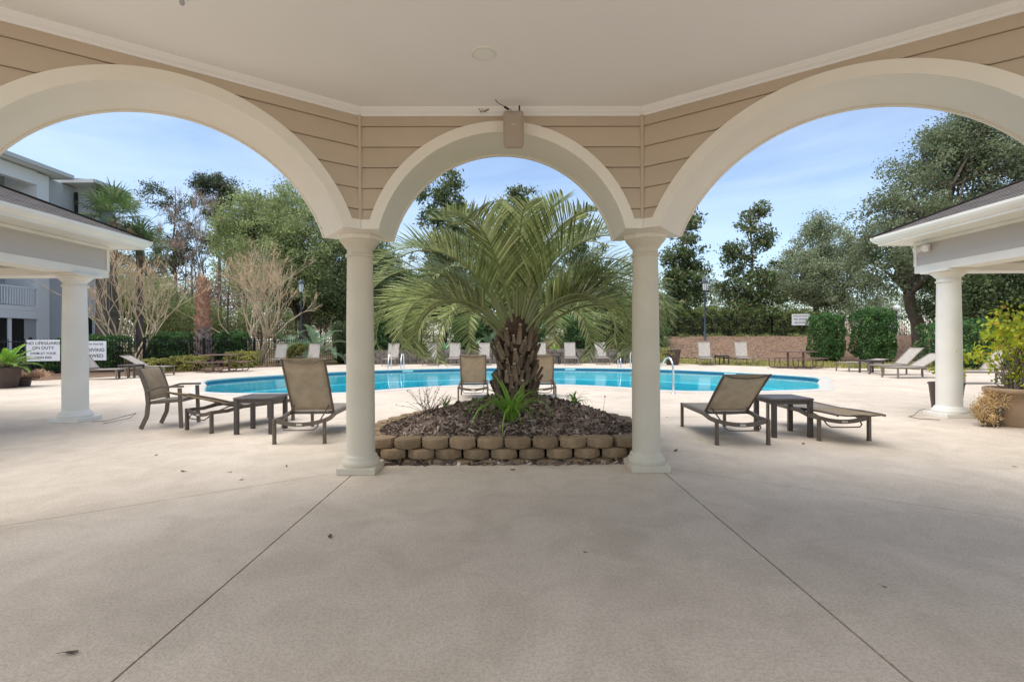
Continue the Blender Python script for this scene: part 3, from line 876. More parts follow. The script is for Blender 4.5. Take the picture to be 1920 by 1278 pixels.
# ------------------------------------------------------------------ hip-roofed wings left and right
wcol = column_meshes(.181, 2.49, .50, M['white'])
def wing(s, label):
    root = empty('hip_roofed_porch', (s * 7.45, 8.55, 0)); tag(root, label, 'porch', 'hip roofed porches flanking the pavilion')
    ox, oy = s * 7.45, 8.55
    def B(name, x0, x1, y0, y1, z0, z1, m_, bev=0.0, parent=root):
        q = MB(); q.box((s * (x0 + x1) / 2 - ox, (y0 + y1) / 2 - oy, (z0 + z1) / 2), (x1 - x0, y1 - y0, z1 - z0), bev=bev)
        return q.build(name, m_, parent)
    X0, X1, Y0, Y1 = 7.25, 15.2, 2.6, 9.03
    fr = B('beam', X0 + .012, X0 + .38, Y0, Y1 - .012, 2.62, 3.04, M['frieze'])
    B('beam_trim', X0, X0 + .392, Y0, Y1, 2.49, 2.621, M['white'], .006)
    B('beam', X0 + .381, X1, Y1 - .38, Y1 - .013, 2.62, 3.04, M['frieze'])
    B('beam_trim', X0 + .393, X1, Y1 - .392, Y1, 2.49, 2.621, M['white'], .006)
    B('corner_board', X0 - .006, X0 + .09, Y1 - .055, Y1 + .006, 2.615, 3.04, M['white'])
    B('frieze_trim', X0 - .01, X0 + .011, Y0, Y1 - .056, 2.985, 3.04, M['white'])
    B('ceiling', X0 + .381, X1, Y0, Y1 - .381, 2.93, 2.96, M['white'])
    EX, EY = 6.72, 9.40
    # soffit, fascia and gutter
    q = MB(); ze = 3.045
    q.add([(s * x - ox, y - oy, ze) for x, y in ((EX + .10, Y0), (X0 + .4, Y0), (X0 + .4, Y1 - .3), (X1, Y1 - .3), (X1, EY - .10), (EX + .10, EY - .10))], [(0, 1, 2, 3, 4, 5)])
    q.build('soffit', M['white'], root)
    prof_ = [(.12, 3.04), (.085, 3.04), (.085, 3.075), (.075, 3.078), (.06, 3.085), (.02, 3.125), (.0, 3.165), (.0, 3.205), (.014, 3.207), (.014, 3.15)]
    q = MB(); vs_ = []
    for (x, y, dx, dy) in ((EX, Y0, 1, 0), (EX, EY, 1, -1), (X1, EY, 0, -1)):
        vs_ += [(s * (x + dx * a) - ox, y + dy * a - oy, z) for a, z in prof_]
    k_ = len(prof_)
    q.add(vs_, [(j * k_ + i, j * k_ + i + 1, (j + 1) * k_ + i + 1, (j + 1) * k_ + i) for j in range(2) for i in range(k_ - 1)])
    q.build('gutter', M['gutter'], root)
    # shingle courses, each lapping the one below
    pit = .44; run = (X1 + .55 - EX) / 2; nC = 32; q = MB(); uvs = []
    rnd = random.Random(7)
    def P(face, d, al):
        z = 3.195 + d * pit
        return (s * (EX + d) - ox, al - oy, z) if face == 0 else (s * al - ox, EY - d - oy, z)
    for face in (0, 1):
        for c in range(nC):
            d0, d1 = run * c / nC + .015, min(run * (c + 1) / nC + .04, run)
            if face == 0: e0, e1 = (Y0, EY - d0), (Y0, EY - d1)
            else: e0, e1 = (EX + d0, X1 + .55 - d0), (EX + d1, X1 + .55 - d1)
            a_, b_, c_, d_ = P(face, d0, e0[0]), P(face, d0, e0[1]), P(face, d1, e1[1]), P(face, d1, e1[0])
            lift = lambda p, h: (p[0], p[1], p[2] + h)
            q.add([lift(a_, .012), lift(b_, .012), lift(c_, .003), lift(d_, .003), lift(a_, .0), lift(b_, .0)], [(0, 1, 2, 3), (4, 5, 1, 0)])
            off = c * .37 + rnd.random() * .2
            sl_ = math.hypot(1, pit)
            for fi in ((e0[0], d0), (e0[1], d0), (e1[1], d1), (e1[0], d1)): uvs.append((fi[0] + off, fi[1] * sl_))
            for _ in range(4): uvs.append((0.5, .001))
    me = q.mesh('roof_shingles', M['shingle'])
    ul = me.uv_layers.new(name='UVMap')
    ul.data.foreach_set('uv', np.asarray(uvs, np.float32).ravel())
    rf = link('roof', me, root)
    q = MB(); hx = EX + run
    q.bar((s * (EX + .02) - ox, EY - .02 - oy, 3.212), (s * hx - ox, EY - run - oy, 3.212 + run * pit), .16, .018); q.build('hip_cap', M['shingle'], rf)
    for (x, y) in ((7.45, 8.55), (7.45, 3.2), (14.6, 8.55)):
        put_column(root, (s * x - ox, y - oy, 0), 0, wcol)
        B('abacus', x - .27, x + .27, y - .27, y + .27, 2.452, 2.489, M['white'], .006)
    return root
wing(-1, 'shingle roofed porch with white gutter and column at the left edge')
wing(1, 'shingle roofed porch with white gutter and floodlight at the right edge')
t_ = empty('floodlight', (7.15, 8.72, 2.90)); tag(t_, 'white twin floodlight under the right porch eave', 'floodlight')
mb = MB(); mb.box((.07, 0, .0), (.04, .12, .12), bev=.008); mb.build('mount', M['white'], t_)
for dy, nm in ((-.09, 0), (.11, 1)):
    mb = MB(); mb.tube([(.04, dy * .5, 0), (-.02, dy, -.02), (-.05, dy * 1.1, -.03)], [.03, .05, .06], 14); mb.build('lamp_head', M['white'], t_)

# ------------------------------------------------------------------ planter with blocks, mulch and the pindo palm
planter = empty('planter_wall', (0, 5.45, 0)); tag(planter, 'low ring of tan retaining blocks around the palm bed', 'planter')
ctrl = [(-1.46, 5.62), (-.75, 5.55), (0, 5.54), (.75, 5.56), (1.36, 5.64), (1.62, 6.15), (1.52, 6.95), (1.05, 7.9), (.35, 8.55), (-.4, 8.6), (-1.15, 7.95), (-1.62, 7.0), (-1.72, 6.15)]
bed = smooth_loop(ctrl, 10)
def loop_len(lp):
    return [0] + list(np.cumsum([(lp[(i + 1) % len(lp)] - lp[i]).length for i in range(len(lp))]))
bl = loop_len(bed)
def on_loop(d):
    d = d % bl[-1]
    i = int(np.searchsorted(bl, d, 'right')) - 1
    i = min(i, len(bed) - 1)
    a, b = bed[i], bed[(i + 1) % len(bed)]
    f_ = (d - bl[i]) / max((b - a).length, 1e-6)
    t = (b - a).normalized()
    return a.lerp(b, f_), t
def block_mesh(seed):
    rnd = random.Random(seed); q = MB()
    W, D, H = .285, .20, .105
    pr = []
    for i in range(9):
        u = -1 + 2 * i / 8
        pr.append((u * W / 2 * .985, -D / 2 + .085 * (abs(u) ** 2.1) - .03))
    pr += [(W / 2 * .80, D / 2), (-W / 2 * .80, D / 2)]
    k_ = len(pr)
    vs_ = []
    for z, ins in ((0, .012), (.014, 0), (H * .5, -.006), (H - .016, 0), (H, .013)):
        for i, (x, y) in enumerate(pr):
            j = .006 * (rnd.random() - .5)
            vs_.append((x * (1 - ins * 2) + j, y + (ins if i < 9 else 0) + .007 * (rnd.random() - .5), z + (.003 * (rnd.random() - .5) if 0 < z < H else 0)))
    fs_ = [tuple(range(k_ - 1, -1, -1)), tuple(range(4 * k_, 5 * k_))]
    for l in range(4):
        for i in range(k_):
            j = (i + 1) % k_
            fs_.append((l * k_ + i, l * k_ + j, l * k_ + k_ + j, l * k_ + k_ + i))
    q.add(vs_, fs_)
    return q.mesh('block', M['block'])
bms = [block_mesh(i) for i in range(5)]
nb = int(bl[-1] / .297); stp = bl[-1] / nb
rnd = random.Random(2)
for row, (z, off, push) in enumerate(((-.065, .1, .03), (.045, .55, .018), (.155, .05, 0))):
    for i in range(nb):
        p, t = on_loop((i + off) * stp)
        nrm = Vector((t.y, -t.x))
        o = link('block', bms[rnd.randrange(5)], planter, (p.x + nrm.x * push, p.y - 5.45 + nrm.y * push, z), (0, 0, math.atan2(t.y, t.x) + rnd.uniform(-.03, .03)))
        o.scale = (1 + rnd.uniform(-.03, .02), 1, 1 + rnd.uniform(-.02, .02))

PX, PY = .06, 6.95
def mound(x, y):
    """mulch height: highest round the palm, falling to the blocks"""
    best = min((Vector((x, y)) - b).length for b in bed[::4])
    d = math.hypot((x - PX) / 1.55, (y - PY) / 1.45)
    return .215 + .40 * max(0, 1 - d) ** .95 * min(1, best / .35)
def inside(x, y, lp):
    c = False; k_ = len(lp)
    for i in range(k_):
        a, b = lp[i], lp[i - 1]
        if (a.y > y) != (b.y > y) and x < (b.x - a.x) * (y - a.y) / (b.y - a.y) + a.x: c = not c
    return c
inb = offset_loop(bed, -.05)
mb = MB(); vs = []; rings_ = 12
for j in range(rings_ + 1):
    f_ = j / rings_
    for p in inb[::2]:
        x, y = PX + (p.x - PX) * f_, PY + (p.y - PY) * f_
        vs.append((x, y, mound(x, y) - .02))
k = len(inb[::2])
mb.add(vs, [(j * k + i, j * k + (i + 1) % k, (j + 1) * k + (i + 1) % k, (j + 1) * k + i) for j in range(rings_) for i in range(k)], True)
o = mb.build('mulch_soil', M['soil']); tag(o, 'dark mulch bed soil mounded inside the planter blocks', 'soil', kind='stuff')
# bark chips
rs = np.random.RandomState(11); cp = []
while len(cp) < 8500:
    x, y = rs.uniform(-1.75, 1.7), rs.uniform(5.5, 8.6)
    if y > 7.4 and rs.rand() < .5: continue
    if inside(x, y, inb): cp.append((x, y, mound(x, y) + rs.rand() * .012 - .006))
for _ in range(160):      # a few spilled at the foot of the wall
    x = rs.uniform(-1.5, 1.4); cp.append((x, 5.36 + rs.rand() * .06, .008))
cp = np.asarray(cp); N = len(cp)
a = rs.normal(size=(N, 3)); a[:, 2] *= .45; a /= np.linalg.norm(a, axis=1)[:, None]
b = rs.normal(size=(N, 3)); b[:, 2] *= .45; b -= a * (a * b).sum(1)[:, None]; b /= np.linalg.norm(b, axis=1)[:, None]
c = np.cross(a, b)
ln = (.025 + .055 * rs.rand(N) ** 1.8)[:, None]; wd = (.011 + .022 * rs.rand(N))[:, None]; th = (.003 + .004 * rs.rand(N))[:, None]
cs = [(-1, -1, -1), (1, -.7, -1), (1, .8, -1), (-.8, 1, -1), (-1, -1, 1), (1, -.7, 1), (1, .8, 1), (-.8, 1, 1)]
V = np.stack([cp + a * ln * i + b * wd * j + c * th * l for i, j, l in cs], 1)
fq = np.array([(0, 3, 2, 1), (4, 5, 6, 7), (0, 1, 5, 4), (1, 2, 6, 5), (2, 3, 7, 6), (3, 0, 4, 7)])
Fc = (np.arange(N)[:, None, None] * 8 + fq[None]).reshape(-1, 4)
o = link('bark_mulch', np_mesh('bark_mulch', V.reshape(-1, 3), Fc, M['chip'])); tag(o, 'brown and grey bark chips heaped in the palm planter', 'mulch', kind='stuff')

# palm --------------------------------------------------------------------------------
def frond_mesh(rnd, L, el0, curl, nleaf=62, lw=.011, llen=.50, petiole=.22, name='frond', mat_=None, ribmat=None, twist=0.0):
    """one feather leaf: arching rib with two ranks of narrow leaflets in a V; grows along +x"""
    mat_ = mat_ or M['frond']
    nseg = 22; pts = [Vector((0, 0, 0))]; an = el0
    sway = rnd.uniform(-.25, .25)
    az = 0.0
    for i in range(nseg):
        f_ = i / nseg
        an -= curl / nseg * (0.35 + 1.9 * f_ ** 1.1)
        az += sway / nseg * f_ * 2
        d = Vector((math.cos(an) * math.cos(az), math.cos(an) * math.sin(az), math.sin(an)))
        pts.append(pts[-1] + d * (L / nseg))
    q = MB()
    q.tube(pts, [.020 * (1 - .88 * (i / nseg)) + .002 for i in range(nseg + 1)], 5)
    rib_n = len(q.f)
    lv = MB()
    for i in range(nleaf):
        f_ = petiole + (1 - petiole) * (i + .3) / nleaf
        x = f_ * nseg; i0 = min(int(x), nseg - 1); p = pts[i0].lerp(pts[i0 + 1], x - i0)
        t = (pts[i0 + 1] - pts[i0]).normalized()
        bn = Vector((0, 0, 1)).cross(t)
        if bn.length < .05: bn = Vector((0, 1, 0))
        bn.normalize(); up = t.cross(bn)
        g_ = (f_ - petiole) / (1 - petiole)
        ll = llen * (.55 + .45 * math.sin(PI * min(1, g_ * 1.15 + .12))) * (1 if g_ < .75 else 1 - (g_ - .75) * 1.9) * rnd.uniform(.88, 1.1)
        for s in (-1, 1):
            d = (t * rnd.uniform(.62, .74) + bn * (s * rnd.uniform(.62, .74)) + up * rnd.uniform(.22, .42)).normalized()
            e = d.cross(up).normalized()
            tip_d = (d + Vector((0, 0, -rnd.uniform(.08, .55)))).normalized()
            p0 = p; p1 = p + d * (ll * .45); p2 = p1 + (d * .6 + tip_d * .4).normalized() * (ll * .3); p3 = p2 + tip_d * (ll * .25)
            w_ = lw * rnd.uniform(.8, 1.2)
            lv.add([p0 - e * w_ * .5, p0 + e * w_ * .5, p1 + e * w_, p1 - e * w_, p2 + e * w_ * .75, p2 - e * w_ * .75, p3], [(0, 1, 2, 3), (3, 2, 4, 5), (5, 4, 6)])
    b0 = len(q.v)
    q.v += lv.v; q.f += [tuple(i + b0 for i in f) for f in lv.f]; q.sm += lv.sm
    me = q.mesh(name, mat_)
    me.materials.append(ribmat or M['rachis'])
    mi = np.zeros(len(q.f), np.int32); mi[:rib_n] = 1
    me.polygons.foreach_set('material_index', mi)
    return me

PZ = .50
palm = empty('pindo_palm', (PX, PY, PZ)); tag(palm, 'feathery pindo palm with stubby trunk growing in the block planter', 'palm')
mb = MB()
mb.lathe([(.25, -.06), (.245, .1), (.225, .35), (.215, .6), (.215, .82), (.19, .97), (.13, 1.12), (.05, 1.2)], n=28)
mb.build('trunk', M['trunk_fibre'], palm)
def boot_mesh(seed):
    rnd = random.Random(seed); q = MB()
    Lb = rnd.uniform(.17, .30)
    vs_, k_ = [], 6
    st = [(0, .044, .026), (.35, .036, .028), (.7, .026, .024), (1, .021, .017)]
    for f_, w_, d_ in st:
        for (x, y) in ((-1, -.5), (-.55, -1), (.55, -1), (1, -.5), (.6, .8), (-.6, .8)):
            vs_.append((x * w_ * rnd.uniform(.9, 1.1), y * d_ - f_ * .035 - .0, f_ * Lb))
    fs_ = []
    for l in range(3):
        for i in range(k_):
            j = (i + 1) % k_; fs_.append((l * k_ + i, l * k_ + j, l * k_ + k_ + j, l * k_ + k_ + i))
    q.add(vs_, fs_)
    q.add([(vs_[18 + i][0], vs_[18 + i][1], vs_[18 + i][2] + (.012 if i > 3 else 0)) for i in range(6)], [tuple(range(6))])
    me = q.mesh('leaf_base', M['boot']); me.materials.append(M['boot_end'])
    me.polygons[len(me.polygons) - 1].material_index = 1
    return me
boots = [boot_mesh(i) for i in range(6)]
rnd = random.Random(21)
for i in range(165):
    an = i * 2.39996 + rnd.uniform(-.3, .3)
    h = .0 + 0.90 * i / 165
    r_ = np.interp(h, [0, .35, .6, .85, 1.0], [.24, .225, .215, .21, .19])
    o = link('leaf_base', boots[rnd.randrange(6)], palm, (r_ * math.cos(an), r_ * math.sin(an), h - .05 + rnd.uniform(-.04, .04)), None)
    o.rotation_euler = (rnd.uniform(.05, .48), rnd.uniform(-.16, .16), an + PI / 2 + rnd.uniform(-.25, .25))
    sc_ = rnd.uniform(.55, 1.0); o.scale = (sc_ * 1.1, sc_, sc_)
rnd = random.Random(5)
NF = 41
for i in range(NF):
    f_ = (i / (NF - 1)) ** 1.15              # 0 = lowest, oldest
    an = i * 2.39996 + rnd.uniform(-.15, .15)
    face = max(0, -math.sin(an))            # leaves towards the pavilion are cut back and stand steeper
    el = R(44) + R(42) * f_ ** .8 + rnd.uniform(-.06, .06)
    curl = R(142) - R(80) * f_ + rnd.uniform(-.14, .14)
    L = 2.42 + .18 * math.sin(PI * min(1, f_ * 1.1)) - .50 * f_ + rnd.uniform(-.1, .1)
    if face > .35 and f_ < .6:
        if face > .72: continue
        el += R(16) * face; curl -= R(30) * face
    me = frond_mesh(rnd, L, el, curl, nleaf=70, lw=.0088, llen=.64, petiole=.24)
    rr = .17 * (1 - f_) + .05
    o = link('frond', me, palm, (rr * math.cos(an), rr * math.sin(an), .86 + .20 * f_), (rnd.uniform(-.12, .12), 0, an))

for i in range(12):                         # outer leaves hanging like a fountain to either side
    an = (0 if i % 2 else PI) + rnd.uniform(-.75, .55) * (1 if i % 2 else -1)
    me = frond_mesh(rnd, rnd.uniform(2.05, 2.4), R(rnd.uniform(48, 64)), R(rnd.uniform(128, 152)), nleaf=70, lw=.0088, llen=.60, petiole=.24)
    link('frond', me, palm, (.14 * math.cos(an), .14 * math.sin(an), .90), (rnd.uniform(-.1, .1), 0, an))
# strap-leaved clumps in the mulch
def strap_leaf(rnd, L, w_, el, bend):
    q = MB(); n_ = 9; p = Vector((0, 0, 0)); an = el; vs_ = []
    for i in range(n_ + 1):
        f_ = i / n_
        ww = w_ * (1 - f_ ** 2.2) * (.7 + .6 * min(1, f_ * 3) - .3 * f_) + .0008
        vs_ += [(p.x, -ww, p.z + ww * .35), (p.x, 0, p.z), (p.x, ww, p.z + ww * .35)]
        an -= bend / n_ * (.4 + 1.2 * f_)
        p = p + Vector((math.cos(an), 0, math.sin(an))) * (L / n_)
    fs_ = []
    for i in range(n_):
        b_ = i * 3; fs_ += [(b_, b_ + 1, b_ + 4, b_ + 3), (b_ + 1, b_ + 2, b_ + 5, b_ + 4)]
    q.add(vs_, fs_, True)
    return q.mesh('leaf', M['lily'])
def lily(loc, n_, L, label, seed, w_=.013):
    root = empty('lily_clump', loc); tag(root, label, 'plant', 'strap leaved plants in the palm bed')
    rnd = random.Random(seed)
    for i in range(n_):
        me = strap_leaf(rnd, L * rnd.uniform(.6, 1.15), w_ * rnd.uniform(.7, 1.25), R(rnd.uniform(55, 89)), R(rnd.uniform(60, 205)))
        link('leaf', me, root, (rnd.uniform(-.03, .03), rnd.uniform(-.03, .03), 0), (rnd.uniform(-.1, .1), 0, rnd.uniform(0, 2 * PI)))
    return root
lily((-.02, 5.98, mound(-.02, 5.98) + .0), 46, .78, 'bright green strap leaved clump in front of the palm trunk', 3, .016)
lily((-.98, 7.35, mound(-.98, 7.35) - .0), 14, .34, 'small green strap leaved plant left of the palm trunk', 4, .010)
lily((.92, 7.3, mound(.92, 7.3) - .0), 20, .42, 'small green strap leaved plant right of the palm trunk', 6, .010)
def twiggy(loc, label, seed, n_=26, L=.32):
    rnd = random.Random(seed); q = MB()
    for i in range(n_):
        an = rnd.uniform(0, 2 * PI); el = R(rnd.uniform(25, 85)); p = Vector((rnd.uniform(-.06, .06), rnd.uniform(-.04, .04), 0)); pts = [p]
        for k_ in range(4):
            an += rnd.uniform(-.5, .5); el += rnd.uniform(-.35, .25)
            p = p + Vector((math.cos(an) * math.cos(el), math.sin(an) * math.cos(el), math.sin(el))) * L * rnd.uniform(.2, .34); pts.append(p)
        q.tube(pts, [.0035, .003, .0026, .002, .0012], 4, cap=False)
        for p in pts[2:]:
            for _ in range(2):
                d = Vector((rnd.uniform(-1, 1), rnd.uniform(-1, 1), rnd.uniform(-.4, .6))) * .018
                q.add([p, p + d + Vector((.006, 0, .004)), p + d * 1.6, p + d - Vector((.006, 0, .004))], [(0, 1, 2, 3)])
    o = q.build('dead_shrub', M['twig'], None, loc); tag(o, label, 'dead shrub'); return o
twiggy((-1.18, 6.95, mound(-1.18, 6.95)), 'leafless purple-brown twiggy shrub at the left of the palm bed', 8, 34, .40)
twiggy((-1.42, 6.1, mound(-1.42, 6.1)), 'tiny dead sprig on the left edge of the mulch', 9, 6, .16)
mb = MB(); mb.tube([(0, 0, 0), (.01, 0, .12), (.03, .01, .24)], [.003, .0025, .0015], 5); mb.box((.03, .01, .25), (.012, .008, .03), bev=.003)
o = mb.build('dry_stalk', M['twig'], None, (1.22, 6.75, mound(1.22, 6.75))); tag(o, 'single dry flower stalk on the right of the mulch', 'stalk')

# ------------------------------------------------------------------ poolside furniture
_cache = {}
def cached(key, fn):
    if key not in _cache: _cache[key] = fn()
    return _cache[key]

def curved_sheet(p0, p1, w_, sag, th=.006, n_=10, crown=0.0):
    """sling panel between two points in the x-z plane, width along y, hanging slightly"""
    q = MB(); vs_ = []
    a, b = Vector((p0[0], 0, p0[1])), Vector((p1[0], 0, p1[1]))
    t = (b - a).normalized(); nn = Vector((-t.z, 0, t.x))
    my = 6
    for i in range(n_ + 1):
        f_ = i / n_
        for j in range(my + 1):
            v = -1 + 2 * j / my
            d = sag * (1 - v * v) * math.sin(PI * f_) ** .5 if 0 < f_ < 1 else 0
            p = a.lerp(b, f_) - nn * d + Vector((0, v * w_ / 2, 0))
            vs_.append(p)
    k_ = my + 1; top = len(vs_)
    vs_ += [p - nn * th for p in vs_[:top]]
    fs_ = []
    for i in range(n_):
        for j in range(my):
            a_ = i * k_ + j
            fs_.append((a_, a_ + 1, a_ + k_ + 1, a_ + k_)); fs_.append((top + a_, top + a_ + k_, top + a_ + k_ + 1, top + a_ + 1))
    for i in range(n_):
        for j in (0, my):
            a_ = i * k_ + j; fs_.append((a_, a_ + k_, top + a_ + k_, top + a_))
    for i in (0, n_):
        for j in range(my):
            a_ = i * k_ + j; fs_.append((a_, a_ + 1, top + a_ + 1, top + a_))
    q.add(vs_, fs_, True)
    return q

SEAT_Z = .355
def lounger(label, x, y, heading, back, far=False, group='sling loungers by the pool', sc_=1.0):
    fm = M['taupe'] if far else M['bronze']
    root = empty('sun_lounger', (x, y, 0), heading); root.scale = (sc_,) * 3
    tag(root, label, 'lounger', group)
    W = .64; LX = 1.36; HX = .50; BL = .84
    key = ('l', far)
    def frame():
        q = MB()
        for s in (-1, 1):
            ys = s * W / 2
            q.bar((-.02, ys, .300), (.24, ys, .300), .030, .050)
            q.bar((.24, ys, .300), (.46, ys, SEAT_Z - .022), .030, .050)
            q.bar((.46, ys, SEAT_Z - .022), (LX + .03, ys, SEAT_Z - .016), .030, .048)
        q.bar((LX + .01, -W / 2, SEAT_Z - .02), (LX + .01, W / 2, SEAT_Z - .02), .03, .045)
        q.bar((HX + .06, -W / 2, SEAT_Z - .03), (HX + .06, W / 2, SEAT_Z - .03), .03, .03)
        return q.mesh('frame', fm)
    link('frame', cached(key + ('f',), frame), root)
    def stretcher():
        q = MB(); n_ = 12; vs_ = []
        for i in range(n_ + 1):
            v = -1 + 2 * i / n_; zc = .300 - .050 * (1 - v * v)
            for dx, dz in ((-.012, -.026), (.012, -.026), (.012, .026), (-.012, .026)):
                vs_.append((dx + .0, v * (W / 2 - .015), zc + dz))
        fs_ = []
        for i in range(n_):
            for j in range(4): fs_.append((i * 4 + j, i * 4 + (j + 1) % 4, i * 4 + 4 + (j + 1) % 4, i * 4 + 4 + j))
        q.add(vs_, fs_)
        return q.mesh('head_stretcher', fm)
    st = link('head_stretcher', cached(key + ('st',), stretcher), root)
    if not far:
        def plate():
            q = MB(); q.box((-.0155, 0, .250), (.004, .075, .026), bev=.0015); return q.mesh('maker_plate', M['plate'])
        link('maker_plate', cached(key + ('pl',), plate), st)
    def leg(front):
        q = MB(); h = (SEAT_Z - .0) if front else .325
        q.box((0, 0, h / 2 + .006), (.052, .038, h - .012), bev=.006); q.box((0, 0, .008), (.056, .042, .016), bev=.004)
        return q.mesh('leg', fm)
    for lx, fr_ in ((0.0, False), (LX, True)):
        for s in (-1, 1):
            link('leg', cached(key + ('leg', fr_), lambda: leg(fr_)), root, (lx, s * W / 2 + s * .002, 0))
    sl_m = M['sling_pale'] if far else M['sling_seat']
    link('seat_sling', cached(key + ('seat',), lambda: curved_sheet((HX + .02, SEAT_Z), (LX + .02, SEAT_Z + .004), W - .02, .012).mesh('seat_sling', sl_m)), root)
    # backrest: tube frame with its own sling, pivoting at the hinge
    def bframe():
        q = MB()
        for s in (-1, 1):
            q.tube([(0, s * (W / 2 - .04), 0), (-.45, s * (W / 2 - .04), .008), (-BL + .03, s * (W / 2 - .04), .0), (-BL, s * (W / 2 - .03), -.006)], .0155, 8)
        q.tube([(-BL + .012, -(W / 2 - .04), -.0), (-BL + .05, -W / 4, -.016), (-BL + .062, 0, -.02), (-BL + .05, W / 4, -.016), (-BL + .012, W / 2 - .04, 0)], .009, 7)
        q.tube([(-.01, -(W / 2 - .04), -.0), (.012, -W / 4, -.03), (.016, 0, -.034), (.012, W / 4, -.03), (-.01, W / 2 - .04, 0)], .009, 7)
        return q.mesh('backrest', fm)
    br = link('backrest', cached(key + ('bf',), bframe), root, (HX, 0, SEAT_Z), (0, back, 0))
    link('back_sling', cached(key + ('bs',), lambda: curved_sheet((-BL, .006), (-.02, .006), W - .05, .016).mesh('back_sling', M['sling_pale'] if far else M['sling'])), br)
    # bent prop bar hanging under the backrest
    def prop():
        px_ = HX - .42 * math.cos(back); pz_ = SEAT_Z + .42 * math.sin(back) - .03
        q = MB(); w2 = W / 2 - .085
        bx, bz = -.03, .185
        pts = [(px_ + .3 * math.cos(back), -w2 + .0, SEAT_Z + .12 * math.sin(back) - .02), (bx + .12, -w2, .29), (bx + .02, -w2 + .01, bz + .03), (bx, -w2 + .05, bz), (bx, 0, bz - .004), (bx, w2 - .05, bz), (bx + .02, w2 - .01, bz + .03), (bx + .12, w2, .29), (px_ + .3 * math.cos(back), w2, SEAT_Z + .12 * math.sin(back) - .02)]
        q.tube(pts, .009, 7)
        return q.mesh('prop_bar', fm)
    link('prop_bar', cached(key + ('pr', round(back, 3)), prop), root)
    return root

def side_table(label, x, y, rz, S=.56, H=.53, lw=.06, group='square side tables between loungers'):
    root = empty('side_table', (x, y, 0), rz); tag(root, label, 'side table', group)
    k = ('t', S, H)
    def top():
        q = MB(); q.box((0, 0, H - .014), (S, S, .028), bev=.006); return q.mesh('table_top', M['table'])
    link('table_top', cached(k + ('top',), top), root)
    def apron():
        q = MB(); e = S / 2 - .03
        for a, b in (((-e, -e), (e, -e)), ((e, -e), (e, e)), ((e, e), (-e, e)), ((-e, e), (-e, -e))):
            q.bar((a[0], a[1], H - .055), (b[0], b[1], H - .055), .022, .05)
        return q.mesh('apron', M['bronze_dark'])
    link('apron', cached(k + ('ap',), apron), root)
    def leg():
        q = MB(); q.box((0, 0, (H - .03) / 2), (lw, lw, H - .03), bev=.006); return q.mesh('leg', M['bronze_dark'])
    e = S / 2 - lw / 2 - .006
    for sx in (-1, 1):
        for sy in (-1, 1): link('leg', cached(k + ('leg',), leg), root, (sx * e, sy * e, 0))
    return root

NORTH = R(90)
lounger('tan lounger with back half raised, next to the armchair on the left', -4.66, 7.455, math.atan2(.87, .49), R(17))
lounger('tan lounger with back upright beside the dark table, left of the planter', -2.77, 6.52, NORTH + R(2), R(63))
lounger('tan lounger with back partly raised beside the right column', 2.90, 6.32, NORTH - R(1), R(40))
lounger('tan lounger lying flat with its head towards the right porch', 4.325, 6.54, NORTH - R(1), R(2))
lounger('tan lounger with raised back seen left of the palm trunk', -.86, 11.0, NORTH + R(3), R(52), sc_=1.0)
lounger('tan lounger with raised back half hidden right of the palm trunk', .63, 11.0, NORTH - R(3), R(52), sc_=1.0)
side_table('dark square table between the two loungers on the left', -3.73, 7.46, R(2))
side_table('dark square table between the two loungers on the right', 3.78, 7.02, R(0))

# sling armchair at the left
def armchair(x, y, rz):
    root = empty('armchair', (x, y, 0), rz); tag(root, 'bronze sling armchair facing the pool at the far left', 'armchair')
    W = .56
    for s in (-1, 1):
        q = MB(); ys = s * W / 2
        pts = [(-.30, ys, 0.01), (-.215, ys, .20), (-.195, ys, .40), (-.215, ys, .60), (-.27, ys, .78), (-.34, ys, .93)]
        for a, b in zip(pts[:-1], pts[1:]): q.bar(a, b, .030, .055, (1, 0, 0))
        q.build('leg', M['bronze'], root)
        q = MB(); q.bar((.27, ys, .01), (.25, ys, .62), .030, .05, (1, 0, 0)); q.build('leg', M['bronze'], root)
        q = MB(); q.bar((-.215, ys, .58), (.0, ys, .645), .05, .028); q.bar((.0, ys, .645), (.30, ys, .645), .05, .028); q.build('armrest', M['bronze'], root)
        q = MB(); q.bar((-.20, ys * .96, .40), (.27, ys * .96, .43), .028, .045); q.build('seat_rail', M['bronze'], root)
    q = MB(); q.bar((.26, -W / 2, .42), (.26, W / 2, .42), .03, .03); q.bar((-.20, -W / 2, .39), (-.20, W / 2, .39), .03, .03); q.build('stretcher', M['bronze'], root)
    curved_sheet((-.19, .425), (.27, .455), W - .03, .02).build('seat_sling', M['sling_seat'], root)
    q = MB(); vs_ = []; prof_ = [(-.185, .44), (-.19, .55), (-.215, .66), (-.26, .79), (-.325, .925)]
    for x_, z_ in prof_:
        for v in (-1, 1): vs_.append((x_, v * (W / 2 - .012), z_))
    q.add(vs_ + [(a + .006, b, c_) for a, b, c_ in vs_], [(2 * i, 2 * i + 1, 2 * i + 3, 2 * i + 2) for i in range(4)] + [(10 + 2 * i, 10 + 2 * i + 2, 10 + 2 * i + 3, 10 + 2 * i + 1) for i in range(4)] + [(0, 10, 11, 1), (8, 9, 19, 18)], True)
    q.build('back_sling', M['sling'], root)
    return root
armchair(-5.42, 7.98, R(8))

